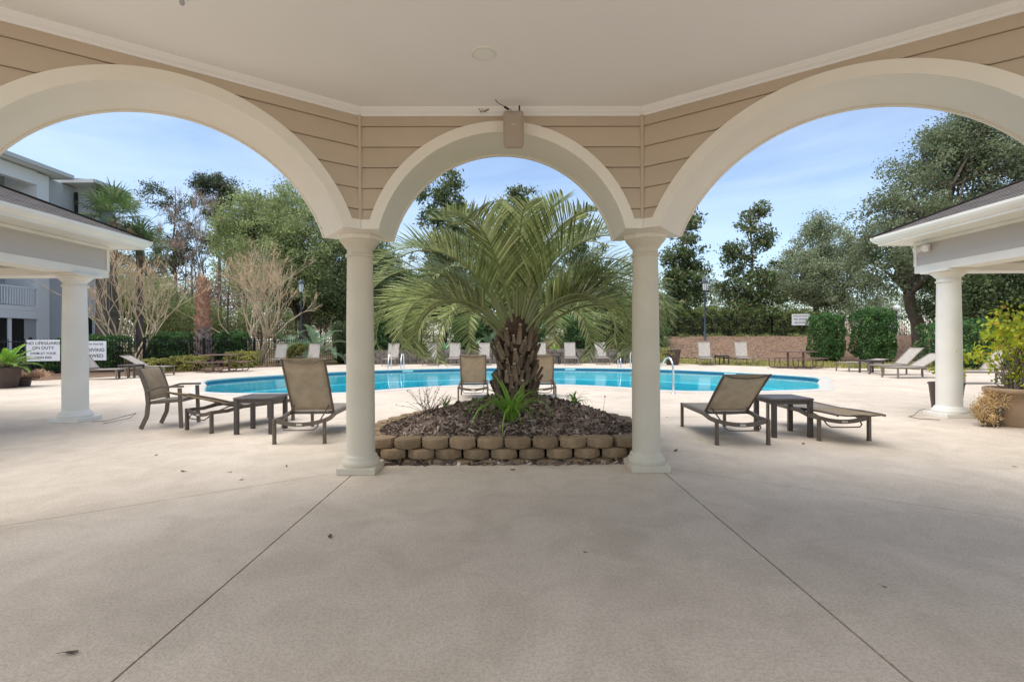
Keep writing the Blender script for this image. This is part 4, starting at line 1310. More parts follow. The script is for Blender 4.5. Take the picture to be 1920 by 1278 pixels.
# pale loungers on the far side of the pool, feet to the water
names = [
    (528, 'pale lounger left of the small table beyond the left pool corner', -R(84)),
    (590, 'pale lounger right of the small table beyond the left pool corner', -R(84)),
    (738, 'leftmost pale lounger of the middle row, just right of the left column', -R(90)),
    (811, 'pale lounger of the far row in front of the blue-green leafy plant', -R(90)),
    (853, 'pale lounger of the far row left of a small dark table', -R(90)),
    (908, 'pale lounger of the far row just left of the palm trunk', -R(90)),
    (1013, 'pale lounger of the far row just right of the palm trunk', -R(90)),
    (1068, 'pale lounger of the far row well right of the palm trunk', -R(92)),
    (1125, 'pale lounger of the far row beside the right pool ladder', -R(92)),
    (1319, 'pale upright lounger left of the table beyond the right of the pool', -R(104)),
    (1388, 'pale upright lounger right of the table beyond the right of the pool', -R(104)),
]
for px_, lab, hd in names:
    Yh = 28.0 if px_ < 700 else (27.9 if px_ < 1200 else 26.6)
    X = (px_ - 960) / 940 * Yh
    hx, hy = math.cos(hd), math.sin(hd)
    lounger(lab, X - hx * .4, Yh - hy * .3, hd, R(66), True, 'pale loungers along the far side of the pool', 1.08)
for px_, lab, Yh in ((562, 'small dark table between two pale loungers at the far left', 27.9), (881, 'small dark table between pale loungers left of the palm trunk', 27.6),
                     (1040, 'small dark table between pale loungers right of the palm trunk', 27.8), (1162, 'small dark table at the right end of the far lounger row', 27.9),
                     (1353, 'small dark table between the two upright loungers on the far right', 26.4)):
    side_table(lab, (px_ - 960) / 940 * Yh, Yh, R(4), .56, .5, group='small dark tables far side')
lounger('pale lounger with foot end towards the pool, farthest of those on the right', 14.9, 20.6, PI + R(6), R(8), True, 'pale loungers on the right deck', 1.05)
lounger('pale lounger with raised back seen just left of the right porch column', 14.75, 18.4, PI + R(2), R(44), True, 'pale loungers on the right deck', 1.05)
lounger('pale lounger partly hidden by the right porch column', 14.2, 17.0, PI + R(2), R(30), True, 'pale loungers on the right deck', 1.05)
lounger('pale lounger behind the yellow potted plant at the right edge', 14.4, 14.6, PI - R(4), R(52), True, 'pale loungers on the right deck', 1.05)
side_table('small dark table between the pale loungers on the right deck', 13.9, 19.4, R(3), .6, .5, group='small dark tables far side')
lounger('pale lounger peeking out behind the left porch column', -15.65, 18.1, R(8), R(52), True, 'pale loungers on the left deck', 1.05)
lounger('pale lounger with half raised back right of the left porch column', -15.2, 20.0, R(5), R(30), True, 'pale loungers on the left deck', 1.05)
side_table('small dark table between the pale loungers on the left deck', -14.35, 18.9, R(5), .6, .5, group='small dark tables far side')

def picnic(label, x, y, rz):
    root = empty('picnic_table', (x, y, 0), rz); tag(root, label, 'picnic table', 'brown coated metal picnic tables')
    q = MB(); q.box((0, 0, .755), (1.42, 1.05, .035), bev=.015); q.build('table_top', M['brown_metal'], root)
    for s in (-1, 1):
        q = MB(); q.box((s * .34, 0, .38), (.07, .07, .73)); q.build('post', M['brown_metal'], root)
    q = MB(); q.box((0, 0, .025), (.8, .08, .04)); q.box((-.34, 0, .026), (.08, .7, .045)); q.box((.34, 0, .026), (.08, .7, .045)); q.build('foot_frame', M['brown_metal'], root)
    for (bx, by, lx, ly) in ((-1.05, 0, .30, .95), (1.05, 0, .30, .95), (0, -.88, 1.2, .28), (0, .88, 1.2, .28)):
        q = MB(); q.box((0, 0, .45), (lx, ly, .03), bev=.012); b_ = q.build('bench_seat', M['brown_metal'], root, (bx, by, 0))
        q = MB()
        for s in (-.3, .3):
            if bx: pts = [(0, s, .44), (0, s, .12), (-.06 * (1 if bx > 0 else -1), s, .05), (-.16 * (1 if bx > 0 else -1), s, .03), (-.65 * (1 if bx > 0 else -1), s * .8, .03)]
            else: pts = [(s, 0, .44), (s, 0, .12), (s, -.06 * (1 if by > 0 else -1), .05), (s, -.16 * (1 if by > 0 else -1), .03), (s * .9, -.55 * (1 if by > 0 else -1), .03)]
            q.tube(pts, .022, 7)
        q.build('support', M['brown_metal'], b_)
    return root
picnic('brown metal picnic table with attached benches on the left deck', -13.0, 22.4, R(6))
picnic('brown metal picnic table with attached benches on the right lawn edge', 12.95, 22.9, R(-4))

# pool ladders and hand rail
def ladder(label, x, y):
    root = empty('pool_ladder', (x, y, 0)); tag(root, label, 'pool ladder', 'stainless pool ladders')
    for s in (-1, 1):
        q = MB(); X = s * .30
        q.tube([(X, .55, .0), (X, .55, .45), (X, .52, .62), (X, .42, .72), (X, .28, .74), (X, .12, .66), (X, -.02, .45), (X, -.10, .2), (X, -.14, -.2), (X, -.15, -.9)], .027, 10)
        q.build('rail', M['steel'], root)
    for z in (-.35, -.65):
        q = MB(); q.box((0, -.15, z), (.56, .08, .03)); q.build('step', M['steel'], root)
ladder('stainless pool ladder at the far edge left of the palm', -5.55, 23.75)
ladder('stainless pool ladder at the far edge right of the palm', 5.45, 23.85)
t_ = empty('hand_rail', (3.97, 12.35, 0)); tag(t_, 'bent stainless hand rail at the near pool edge by the right column', 'hand rail')
mb = MB(); mb.tube([(0, 0, 0), (0, 0, .55), (-.01, .03, .74), (-.03, .1, .85), (-.06, .2, .89), (-.09, .32, .86), (-.14, .55, .66), (-.30, 1.2, .05), (-.42, 1.7, -.45), (-.45, 1.8, -1.2)], .024, 10); mb.build('rail', M['steel'], t_)
mb = MB(); mb.lathe([(.055, .0), (.055, .012), (.03, .03)], n=18); mb.build('flange', M['steel'], t_)

# ------------------------------------------------------------------ fences, signs, lamps, wall
def fence(label, pts, h, zf, step=.12):
    p0 = Vector(pts[0])
    root = empty('picket_fence', (p0.x, p0.y, zf(p0.x, p0.y))); tag(root, label, 'fence', 'black metal fences round the pool')
    o0 = root.location
    pk = MB(); rl = [MB(), MB()]
    for a, b in zip(pts[:-1], pts[1:]):
        a, b = Vector(a), Vector(b); L = (b - a).length; n_ = max(1, int(L / 2.4))
        for i in range(n_ + 1):
            p = a.lerp(b, i / n_); z = zf(p.x, p.y)
            q = MB(); q.box((0, 0, h / 2), (.06, .06, h + .08)); q.box((0, 0, h + .05), (.075, .075, .03)); link('post', cached(('fp', h), lambda: q.mesh('post', M['black'])), root, (p.x - o0.x, p.y - o0.y, z - o0.z))
        for i in range(n_):
            q0, q1 = a.lerp(b, i / n_), a.lerp(b, (i + 1) / n_)
            for r_, hh in zip(rl, (.15, h - .12)):
                r_.bar((q0.x - o0.x, q0.y - o0.y, zf(q0.x, q0.y) + hh - o0.z), (q1.x - o0.x, q1.y - o0.y, zf(q1.x, q1.y) + hh - o0.z), .03, .035)
        m_ = int(L / step)
        for i in range(m_):
            p = a.lerp(b, (i + .5) / m_); z = zf(p.x, p.y)
            pk.box((p.x - o0.x, p.y - o0.y, z + h / 2 + .03 - o0.z), (.018, .018, h - .06))
    for r_ in rl: r_.build('rail', M['black'], root)
    o = pk.build('pickets', M['black'], root); o['kind'] = 'stuff'
    return root
flat0 = lambda x, y: -.02
fence('black picket fence in front of the apartment house and left hedges', [(-25, 17.6), (-19.6, 20.4), (-17.6, 24.0), (-14.6, 28.4)], 1.52, flat0)
fence('black picket fence behind the far left loungers', [(-14.6, 28.4), (-9.8, 32.0), (-3.0, 34.5)], 1.52, lambda x, y: terrain(x, y))
fence('black picket fence along the top of the brown bank on the right', [(4, 38.6), (20, 38.6), (33, 37.2), (44, 34)], 1.55, lambda x, y: terrain(x, y))

def text(body, size, loc, parent):
    cu = bpy.data.curves.new('lettering', 'FONT'); cu.body = body; cu.size = size; cu.align_x = 'CENTER'; cu.align_y = 'CENTER'; cu.extrude = .001; cu.offset = size * .012
    cu.materials.append(M['ink'])
    tmp = bpy.data.objects.new('lettering', cu); col.objects.link(tmp)
    bpy.context.view_layer.update()
    me = bpy.data.meshes.new_from_object(tmp.evaluated_get(bpy.context.evaluated_depsgraph_get()))
    bpy.data.objects.remove(tmp); bpy.data.curves.remove(cu)
    o = link('lettering', me, parent); o['kind'] = 'stuff'
    o.location = loc; o.rotation_euler = (R(90), 0, 0)
    return o
def sign(label, loc, rz, w_, h_, lines):
    root = empty('safety_sign', loc, rz); tag(root, label, 'sign', 'white safety signs on the pool fence')
    q = MB(); q.box((0, 0, 0), (w_, .012, h_), bev=.004); q.build('panel', M['sign'], root)
    for body, size, z in lines: text(body, size, (0, -.0085, z), root)
    return root
sign('white no lifeguard on duty sign on the left fence', (-18.98, 20.3, 1.02), R(12), 1.16, .86, [('NO LIFEGUARD', .165, .29), ('ON DUTY', .165, .10), ('SWIM AT YOUR', .125, -.12), ('OWN RISK', .125, -.29)])
sign('white no diving sign on the left fence behind the porch column', (-17.9, 21.3, .98), R(14), 1.14, .82, [('SHALLOW WATER', .11, .28), ('NO DIVING', .195, .03), ('ALLOWED', .195, -.22)])
sign('white sign on the right fence beside the clipped hedges', (22.0, 38.2, 2.80), R(-4), 1.30, .86, [('SHALLOW WATER', .125, .27), ('NO DIVING', .19, .03), ('ALLOWED', .19, -.23)])

def lantern(label, x, y, z0, H):
    root = empty('lamp_post', (x, y, z0)); tag(root, label, 'lamp post', 'lantern lamp posts')
    q = MB(); q.lathe([(.12, 0), (.12, .05), (.09, .1), (.085, .6), (.06, .66), (.052, H - .85), (.07, H - .82), (.05, H - .78)], n=14); q.build('post', M['lamp_metal'], root)
    q = MB(); q.lathe([(.12, H - .78), (.17, H - .30), (.15, H - .26)], n=6, smooth=False); q.build('lantern_glass', M['glass'], root)
    q = MB(); q.lathe([(.24, H - .27), (.25, H - .24), (.20, H - .12), (.08, H - .04), (.03, H)], n=6, smooth=False); q.build('lantern_cap', M['lamp_metal'], root)
    q = MB()
    for i in range(6):
        an = i * PI / 3; q.bar((.12 * math.cos(an), .12 * math.sin(an), H - .78), (.172 * math.cos(an), .172 * math.sin(an), H - .27), .014, .014)
    q.build('lantern_frame', M['lamp_metal'], root)
lantern('slate lantern post behind the loungers at the left', *at(565, 662, 31)[:2], 0.02, 5.15)
lantern('slate lantern post on the brown bank at the right', *at(1322, 640, 35)[:2], terrain(13.5, 35), 4.35)
t_ = empty('globe_lamp', (34.5, 45, terrain(34, 45))); tag(t_, 'white globe lamp beyond the right fence', 'lamp post')
mb = MB(); mb.lathe([(.07, 0), (.05, .1), (.045, 2.2), (.09, 2.25), (.09, 2.3)], n=12); mb.build('post', M['lamp_metal'], t_)
mb = MB(); mb.lathe([(.02 + .28 * math.sin(PI * i / 12), 2.56 - .28 * math.cos(PI * i / 12)) for i in range(13)], n=20); mb.build('globe', M['globe'], t_)

# low stone wall behind the far loungers, laid in courses
wl = empty('stone_wall', (0, 29.45, 0)); tag(wl, 'low grey stone wall behind the far row of loungers', 'wall')
rnd = random.Random(14)
sm = []
for i in range(4):
    q = MB(); q.box((0, 0, 0), (.46, .28, .205), bev=.022); sm.append(q.mesh('stone', M['stone']))
for c in range(4):
    x = -9.6 + (c % 2) * .23
    while x < 9.6:
        o = link('stone', sm[rnd.randrange(4)], wl, (x, rnd.uniform(-.02, .02), .085 + c * .2), (0, 0, rnd.uniform(-.03, .03))); o.scale = (rnd.uniform(.92, 1.0), 1, 1)
        x += .47
mb = MB(); mb.box((0, .06, .38), (19.2, .16, .74)); mb.build('core', M['soil'], wl)

# ------------------------------------------------------------------ apartment house at the left
apt = empty('apartment_house', (-26.7, 24, 0)); tag(apt, 'grey and white three storey apartment house behind the left porch', 'building')
OA = apt.location
def AB(name, x0, x1, y0, y1, z0, z1, m_, parent=apt):
    q = MB(); q.box(((x0 + x1) / 2 - OA.x, (y0 + y1) / 2 - OA.y, (z0 + z1) / 2), (x1 - x0, y1 - y0, z1 - z0))
    return q.build(name, m_, parent)
FX = -26.7
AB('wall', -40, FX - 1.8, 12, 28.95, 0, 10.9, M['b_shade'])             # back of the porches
AB('wall', FX - 1.8, FX, 28.2, 28.95, 0, 10.9, M['b_white'])            # white end pier
AB('wall', FX - 1.8, FX, 22.6, 23.6, 0, 10.9, M['b_white'])
for z in (3.35, 6.9):
    AB('balcony_floor', FX - 1.8, FX + .02, 12, 28.19, z - .25, z, M['b_white'])
    rl = AB('railing', FX - .06, FX, 12, 28.18, z + .98, z + 1.06, M['b_white'])
    q = MB()
    for i in range(110):
        y = 12.2 + i * .145
        q.box((FX - .03 - OA.x, y - OA.y, z + .52), (.04, .055, .92))
    o = q.build('balusters', M['b_white'], rl); o['kind'] = 'stuff'
AB('lintel', FX - .35, FX + .03, 12, 28.19, 2.66, 3.09, M['b_white'])
AB('lintel', FX - .35, FX + .01, 12, 28.19, 10.2, 10.95, M['b_white'])
for y in (14.5, 17, 19.5, 24.9, 26.68):
    AB('porch_post', FX - .16, FX - .01, y - .09, y + .09, 0, 2.65, M['b_white'])
for (a, b) in ((12, 14.4), (14.6, 16.9), (17.1, 19.4), (19.6, 22.5), (23.65, 24.8), (25.0, 26.58), (26.78, 27.5)):
    AB('insect_screen', FX - .10, FX - .07, a, b, .55, 2.65, M['b_dark'])
AB('knee_wall', FX - .2, FX - .02, 12, 28.19, 0, .54, M['b_white'])
AB('porch_partition', FX - .09, FX - .05, 27.51, 28.19, .55, 2.65, M['b_shade'])
AB('wall', -40, -25.7, 31.0, 32.4, 0, 11.0, M['b_lap'])
AB('wall', -30, FX - .3, 28.96, 30.99, 0, 10.9, M['b_lap'])
AB('corner_board', -25.74, -25.66, 30.94, 31.2, 0, 10.99, M['b_white'])
AB('band_board', -28, -25.75, 30.95, 30.999, 5.9, 6.2, M['b_white'])
AB('downspout', -26.9, -26.78, 30.86, 30.99, 0, 10.6, M['black'])
AB('window', -26.4, -25.95, 30.93, 30.99, 1.0, 2.9, M['b_dark'])
# roofs with broad eaves
def hip(x0, x1, y0, y1, z, rise, name='roof'):
    q = MB(); w2 = (x1 - x0) / 2
    w3 = min(w2, (y1 - y0) / 2)
    p = [(x0, y0, z), (x1, y0, z), (x1, y1, z), (x0, y1, z), (x0 + w2, y0 + w3, z + rise), (x0 + w2, max(y1 - w3, y0 + w3 + .1), z + rise)]
    q.add([(a - OA.x, b - OA.y, c) for a, b, c in p], [(0, 1, 4), (1, 2, 5, 4), (2, 3, 5), (3, 0, 4, 5)])
    rf = q.build(name, M['shingle'], apt)
    q = MB(); e = [(x0, y0), (x1, y0), (x1, y1), (x0, y1)]
    for i in range(4):
        a, b = e[i], e[(i + 1) % 4]
        q.bar((a[0] - OA.x, a[1] - OA.y, z - .1), (b[0] - OA.x, b[1] - OA.y, z - .1), .14, .22)
    q.build('fascia', M['b_fascia'], rf)
    q = MB(); q.add([(a - OA.x, b - OA.y, z - .18) for a, b in e], [(0, 1, 2, 3)]); q.build('soffit', M['b_white'], rf)
hip(-41, FX + .75, 11, 29.7, 11.2, 2.4)
hip(-41, -25.1, 30.2, 33.0, 11.15, .9)
AB('chimney', FX - 1.5, FX - .5, 24.2, 25.6, 11.3, 12.6, M['bark_grey'])

# ------------------------------------------------------------------ trees and shrubs
def clump_points(rs_, lobes, n_cl, cl_r, per, shell=2.4, squash=.75):
    """leaf positions gathered in many small clumps inside a set of ellipsoid lobes; returns points and clump centres"""
    vol = np.array([l[3] * l[4] * l[5] for l in lobes]) ** .75
    pick = rs_.choice(len(lobes), n_cl, p=vol / vol.sum())
    L = np.asarray(lobes)[pick]
    d = rs_.normal(size=(n_cl, 3)); d /= np.linalg.norm(d, axis=1)[:, None]
    r = rs_.rand(n_cl) ** (1 / shell)
    C = L[:, :3] + d * r[:, None] * L[:, 3:6]
    rad = cl_r * (.55 + .9 * rs_.rand(n_cl))
    cnt = np.maximum(8, (per * (rad / cl_r) ** 2)).astype(int)
    idx = np.repeat(np.arange(n_cl), cnt)
    e = rs_.normal(size=(len(idx), 3)) * .5
    e[:, 2] *= squash
    return C[idx] + e * rad[idx][:, None], C

def limb(q, a, b, r0, r1, rs_, n_=5, n=6, wob=.12, sag=0.0):
    a, b = np.asarray(a, float), np.asarray(b, float); L = np.linalg.norm(b - a); pts = []
    for i in range(n_ + 1):
        f_ = i / n_
        p = a + (b - a) * f_ + (rs_.normal(size=3) * wob * L * .25 * math.sin(PI * f_))
        p[2] += sag * math.sin(PI * f_) * L
        pts.append(p)
    q.tube([tuple(p) for p in pts], [r0 + (r1 - r0) * (i / n_) ** .8 for i in range(n_ + 1)], n, cap=False)
    return pts

def tree(name, label, base, H_fork, lobes, n_cl, cl_r, per, leaf, mat_, bark, seed, r=.25, group=None, asp=.55, shell=2.4, lean=(0, 0), limbs=14, leader=False, flat=0.0, cat='tree', dens=1.7):
    rs_ = np.random.RandomState(seed)
    root = empty(name, base); tag(root, label, cat, group)
    lobes = [(l[0] - base[0], l[1] - base[1], l[2] - base[2]) + tuple(l[3:]) for l in lobes]
    P, C = clump_points(rs_, lobes, int(n_cl * 1.35), cl_r, int(per * dens), shell)
    link('crown', quads('crown', P, leaf, mat_, seed, flat, asp), root)
    q = MB()
    fork = np.array([lean[0], lean[1], H_fork])
    limb(q, (0, 0, -.15), fork, r * 1.25, r * .8, rs_, 5, 9, .06)
    top = max(l[2] + l[5] for l in lobes)
    if leader:
        tp = np.array([lean[0] * 1.4, lean[1], top * .95]); limb(q, fork, tp, r * .8, r * .12, rs_, 6, 7, .05)
    cs_ = C[rs_.permutation(len(C))[:limbs * 3]]
    for i, c_ in enumerate(cs_):
        if leader:
            zz = min(max(c_[2] - rs_.uniform(.3, 1.4), H_fork), top * .9); f_ = (zz - H_fork) / max(top * .95 - H_fork, .1)
            a = fork + (tp - fork) * f_; r0 = r * (.45 - .3 * f_)
        else:
            a = fork + rs_.normal(size=3) * .05; r0 = r * (.55 if i < limbs else .25)
            if i >= limbs: a = fork + (cs_[i % limbs] - fork) * rs_.uniform(.35, .7)
        limb(q, a, c_, r0, .02, rs_, 4, 5, .25, .04)
    q.build('trunk', bark, root)
    return root

def lob(px_, py_, Y, rx, ry, rz_):
    p = at(px_, py_, Y); s_ = Y / 940
    return (p.x, p.y, p.z, rx * s_, ry, rz_ * s_)

# left group
b = at(575, 640, 38); tree('live_oak', 'broad mid-green oak filling the left arch behind the bare trees', (b.x, 38, terrain(b.x, 38)), 2.3,
    [lob(560, 470, 38, 130, 4.2, 95), lob(610, 420, 39, 95, 3.5, 75), lob(500, 500, 37, 90, 3, 70), lob(660, 500, 37, 80, 3.2, 90), lob(450, 460, 40, 55, 3, 55), lob(570, 540, 36, 120, 2.6, 40), lob(455, 430, 39, 52, 2.6, 42), lob(505, 405, 39, 62, 2.8, 46), lob(550, 390, 39, 60, 2.8, 40)],
    420, .75, 95, .17, M['oak'], M['bark'], 31, .42, limbs=16)
b = at(690, 650, 36); tree('dark_oak', 'dark evergreen tree behind the left column', (b.x, 36, terrain(b.x, 36)), 2.2,
    [lob(690, 520, 36, 70, 2.6, 90), lob(735, 580, 35, 55, 2.2, 50), lob(640, 560, 35, 60, 2.0, 60)], 190, .65, 85, .17, M['dark_leaf'], M['bark'], 32, .3)
def magnolia(px_, py_top, py_bot, hw, Y, label, seed, n_cl=105, lean=0.0):
    b_ = at(px_, 640, Y); z0 = terrain(b_.x, Y); h = py_bot - py_top
    lo = []
    rs_ = np.random.RandomState(seed)
    for i in range(9):
        f_ = i / 8
        w_ = hw * (1.05 - .60 * f_ ** 1.6)
        sd = (-1) ** i
        lo.append(lob(px_ + sd * w_ * .42 * rs_.rand() + lean * f_, py_bot - h * (.06 + .88 * f_), Y + rs_.uniform(-.8, .8), w_ * .85, w_ * Y / 940 * .75, h * .10))
    tree('magnolia', label, (b_.x, Y, z0), 1.6, lo, int(n_cl * 1.25), .5, 34, .30, M['magnolia'], M['bark'], seed, .2, 'glossy magnolias beyond the pool', .42, 2.0, (lean * Y / 940 * .3, 0), 18, True)
magnolia(835, 318, 590, 82, 42, 'tall glossy magnolia left of the big palm crown', 41, 170)
magnolia(972, 352, 590, 75, 44, 'glossy magnolia rising directly behind the big palm', 42, 150)
magnolia(1095, 405, 590, 70, 45, 'thin glossy magnolia seen through the right palm fronds', 43, 80)
magnolia(1282, 398, 610, 58, 42, 'dense glossy magnolia just right of the right column', 44, 120)
magnolia(1408, 383, 625, 72, 42, 'open glossy magnolia standing alone against the sky at right', 45, 118)
b = at(1530, 640, 47); tree('grey_oak', 'grey-green oak between the lone magnolia and the big right oak', (b.x, 47, terrain(b.x, 47)), 3,
    [lob(1545, 470, 47, 70, 3.2, 55), lob(1500, 520, 46, 60, 3, 55), lob(1590, 540, 46, 70, 3, 55), lob(1545, 430, 47, 35, 2, 28)], 210, .75, 80, .19, M['oak_pale'], M['bark'], 51, .3)
b = at(1735, 640, 30); tree('live_oak', 'huge grey-green live oak towering over the right porch', (b.x, 30, terrain(b.x, 30)), 4.0,
    [lob(1790, 330, 30, 110, 3.5, 95), lob(1880, 270, 30, 100, 3.5, 75), lob(1690, 400, 30, 85, 3, 60), lob(1650, 480, 29, 60, 2.6, 75), lob(1860, 430, 29, 110, 3, 70), lob(1770, 500, 30, 80, 3, 55), lob(1980, 360, 30, 120, 3.5, 120), lob(1770, 285, 30, 60, 2.4, 45), lob(1830, 235, 30, 70, 2.6, 40)],
    520, .62, 80, .155, M['oak_grey'], M['bark'], 52, .36, lean=(-1.0, 0), limbs=22)
b = at(1850, 640, 27); tree('live_oak', 'dark leaning oak half hidden behind the right porch column', (b.x, 27, -.02), 3.4,
    [lob(1880, 500, 27, 90, 2.6, 55), lob(1800, 560, 27, 60, 2.0, 45), lob(1930, 570, 26, 60, 2.0, 60)], 170, .6, 80, .16, M['dark_leaf'], M['bark'], 53, .33, lean=(.5, 0))
# pine, vine-hung tree and winter twigs behind the left group
b = at(412, 640, 56); tree('pine_tree', 'tall pine with tufted crown above the left trees', (b.x, 56, .5), 9,
    [lob(385, 350, 56, 18, 1.2, 22), lob(412, 345, 56, 26, 1.6, 18), lob(435, 365, 56, 18, 1.3, 22), lob(410, 390, 56, 32, 1.6, 20), lob(425, 420, 56, 22, 1.3, 14), lob(395, 450, 56, 20, 1.3, 14)],
    75, .62, 60, .32, M['pine'], M['bark'], 61, .22, asp=.25, leader=True, limbs=14)
b = at(330, 640, 50); tree('vine_tree', 'thin half bare tree with dark vines at the left', (b.x, 50, .5), 5,
    [lob(290, 360, 50, 22, 1.2, 26), lob(320, 390, 50, 28, 1.3, 22), lob(345, 430, 50, 26, 1.5, 40), lob(300, 450, 50, 40, 1.8, 45), lob(350, 370, 50, 22, 1.2, 18), lob(335, 490, 50, 60, 2, 40)],
    80, .5, 42, .2, M['dark_leaf'], M['bark'], 62, .2, asp=.5, leader=True, limbs=20)
def bare_tree(name, label, base, H, spread, seed, stems, bark, r=.06, levels=5, twig_mat=None, group=None, tw=1400, splay=.42, gm='trunk'):
    """leafless tree: stems fork again and again into fine twigs"""
    rnd = random.Random(seed); q = MB(); tips = []
    def grow(p, d, L, r_, lev):
        n_ = 3; pts = [p]
        for i in range(n_):
            d = (d + Vector((rnd.uniform(-1, 1), rnd.uniform(-1, 1), rnd.uniform(-.3, .5))) * .2).normalized()
            p = p + d * (L / n_); pts.append(p)
        q.tube(pts, [r_, r_ * .92, r_ * .84, r_ * .74], 6 if lev > 2 else 4, cap=False)
        if lev == 0:
            tips.append((p, d)); return
        for i in range(3 if rnd.random() < .3 else (2 if rnd.random() < .85 else 1)):
            a_ = rnd.uniform(0, 2 * PI)
            o_ = d.orthogonal().normalized(); o2 = d.cross(o_)
            nd = (d + (o_ * math.cos(a_) + o2 * math.sin(a_)) * rnd.uniform(.2, .5) + Vector((0, 0, .16))).normalized()
            grow(p, nd, L * rnd.uniform(.6, .92), r_ * rnd.uniform(.58, .72), lev - 1)
    root = empty(name, base); tag(root, label, 'tree', group)
    for i in range(stems):
        an = 2 * PI * (i + rnd.uniform(-.3, .3)) / stems
        d = Vector((math.cos(an) * splay, math.sin(an) * splay, 1)).normalized()
        grow(Vector((math.cos(an) * .08, math.sin(an) * .08, -.05)), d, H * .27, r * rnd.uniform(.8, 1.1), levels)
    q.build(gm, bark, root)
    if twig_mat and tips:
        rs_ = np.random.RandomState(seed); pick = rs_.randint(0, len(tips), tw)
        P = np.array([tips[i][0] for i in pick]); D = np.array([tips[i][1] for i in pick])
        D = D + rs_.normal(size=D.shape) * .35; D[:, 2] += .15; D /= np.linalg.norm(D, axis=1)[:, None]
        Lt = H * (.04 + .06 * rs_.rand(tw))[:, None]
        E = np.cross(D, rs_.normal(size=D.shape)); E /= np.linalg.norm(E, axis=1)[:, None]
        P = P - D * Lt * .25
        v = np.empty((tw, 4, 3)); wd_ = .0075
        v[:, 0] = P - E * wd_; v[:, 1] = P + E * wd_; v[:, 2] = P + D * Lt + E * wd_ * .3; v[:, 3] = P + D * Lt - E * wd_ * .3
        o = link('twigs', np_mesh('twigs', v.reshape(-1, 3), np.arange(4 * tw).reshape(tw, 4), twig_mat), root); o['kind'] = 'stuff'
    return root
b = at(250, 676, 25.4); bare_tree('crape_myrtle', 'leafless tan crape myrtle left of the red-brown palm trunk', (b.x, 25.4, -.02), 5.6, 2.3, 71, 8, M['bark_pale'], .062, 5, M['twig_tan'], 'bare crape myrtles', 1500, .62)
b = at(487, 660, 29); bare_tree('crape_myrtle', 'leafless tan crape myrtle right of the red-brown palm trunk', (b.x, 29, 0), 6.6, 2.6, 79, 10, M['bark_pale'], .064, 5, M['twig_tan'], 'bare crape myrtles', 1800, .52)
b = at(365, 640, 46); bare_tree('winter_tree', 'pinkish leafless tree between the pine and the oak', (b.x, 46, .5), 14, 3, 73, 3, M['bark_grey'], .12, 6, M['twig_mass'], None, 5200, .28)
# slender trunks in the wood behind the left fence
rnd = random.Random(8)
for i in range(26):
    px_ = 255 + i * 15.5 + rnd.uniform(-6, 6); Y = rnd.uniform(41, 54); b = at(px_, 640, Y); H = rnd.uniform(5.5, 10)
    q = MB(); pts = []; x = 0; y = 0
    for k in range(6):
        pts.append((x, y, H * k / 5)); x += rnd.uniform(-.22, .22); y += rnd.uniform(-.1, .1)
    r_ = rnd.uniform(.06, .15)
    q.tube(pts, [r_ * (1 - .13 * k) for k in range(6)], 6)
    root = empty('wood_tree', (b.x, Y, terrain(b.x, Y) - .05)); tag(root, 'slender grey trunk in the wood behind the left fence', 'tree', 'slender trunks in the left wood')
    q.build('trunk', M['bark_grey'], root)
    q = MB()
    for k in range(7):
        z = H * rnd.uniform(.3, 1); an = rnd.uniform(0, 2 * PI); L = rnd.uniform(.8, 2.0)
        q.tube([(pts[3][0], pts[3][1], z), (pts[3][0] + math.cos(an) * L * .5, math.sin(an) * L * .3, z + L * .35), (pts[3][0] + math.cos(an) * L, math.sin(an) * L * .5, z + L * .8)], [.03, .02, .008], 4, cap=False)
    q.build('branches', M['bark_grey'], root)
# brush and far woods: masses
def mass(name, label, lobes, n_cl, cl_r, per, leaf, mat_, seed, cat='undergrowth', asp=.5, shell=2.0):
    rs_ = np.random.RandomState(seed); P, C = clump_points(rs_, lobes, n_cl, cl_r, per, shell)
    o = link(name, quads(name, P, leaf, mat_, seed, 0, asp)); tag(o, label, cat, kind='stuff'); return o
mass('brush', 'brown winter brush under the trees behind the left fence', [lob(330 + i * 45, 585, 47 + (i % 3) * 2, 45, 2, 60) for i in range(9)], 420, .9, 60, .2, M['twig_mass'], 81)
mass('thicket', 'dull green thicket under the trees behind the left fence', [lob(300 + i * 60, 610 - (i % 2) * 25, 44 + (i % 3), 45, 2, 32) for i in range(8)], 260, .7, 90, .18, M['oak'], 82)
mass('far_wood', 'pale far-off tree line across the right horizon', [lob(1180 + i * 70, 590 - 14 * ((i * 7) % 3), 92 + (i % 3) * 6, 55, 4, 34) for i in range(13)], 600, 1.3, 80, .36, M['oak_pale'], 83, 'woods')
mass('far_wood', 'far-off tree line behind the left and middle trees', [lob(140 + i * 75, 560 - 20 * ((i * 5) % 3), 88 + (i % 3) * 6, 60, 4, 60) for i in range(15)], 900, 1.4, 80, .4, M['oak'], 84, 'woods')
mass('far_scrub', 'low scrub at the foot of the far tree line', [lob(100 + i * 70, 622, 70 + (i % 3) * 5, 60, 3, 26) for i in range(27)], 620, 1.1, 60, .3, M['twig_mass'], 87, 'scrub')
mass('tree_belt', 'mixed shrubs and saplings behind the right hedge row', [lob(1260 + i * 48, 560 - 18 * ((i * 5) % 3), 44 + (i % 2), 36, 2, 30) for i in range(8)], 150, .6, 55, .18, M['oak_pale'], 85)
mass('tree_belt', 'dark mixed shrubs behind the middle of the pool', [lob(690 + i * 58, 590 - 22 * ((i * 5) % 3), 38 + (i % 2), 42, 1.6, 44) for i in range(10)], 480, .6, 90, .18, M['hedge_olive'], 86)

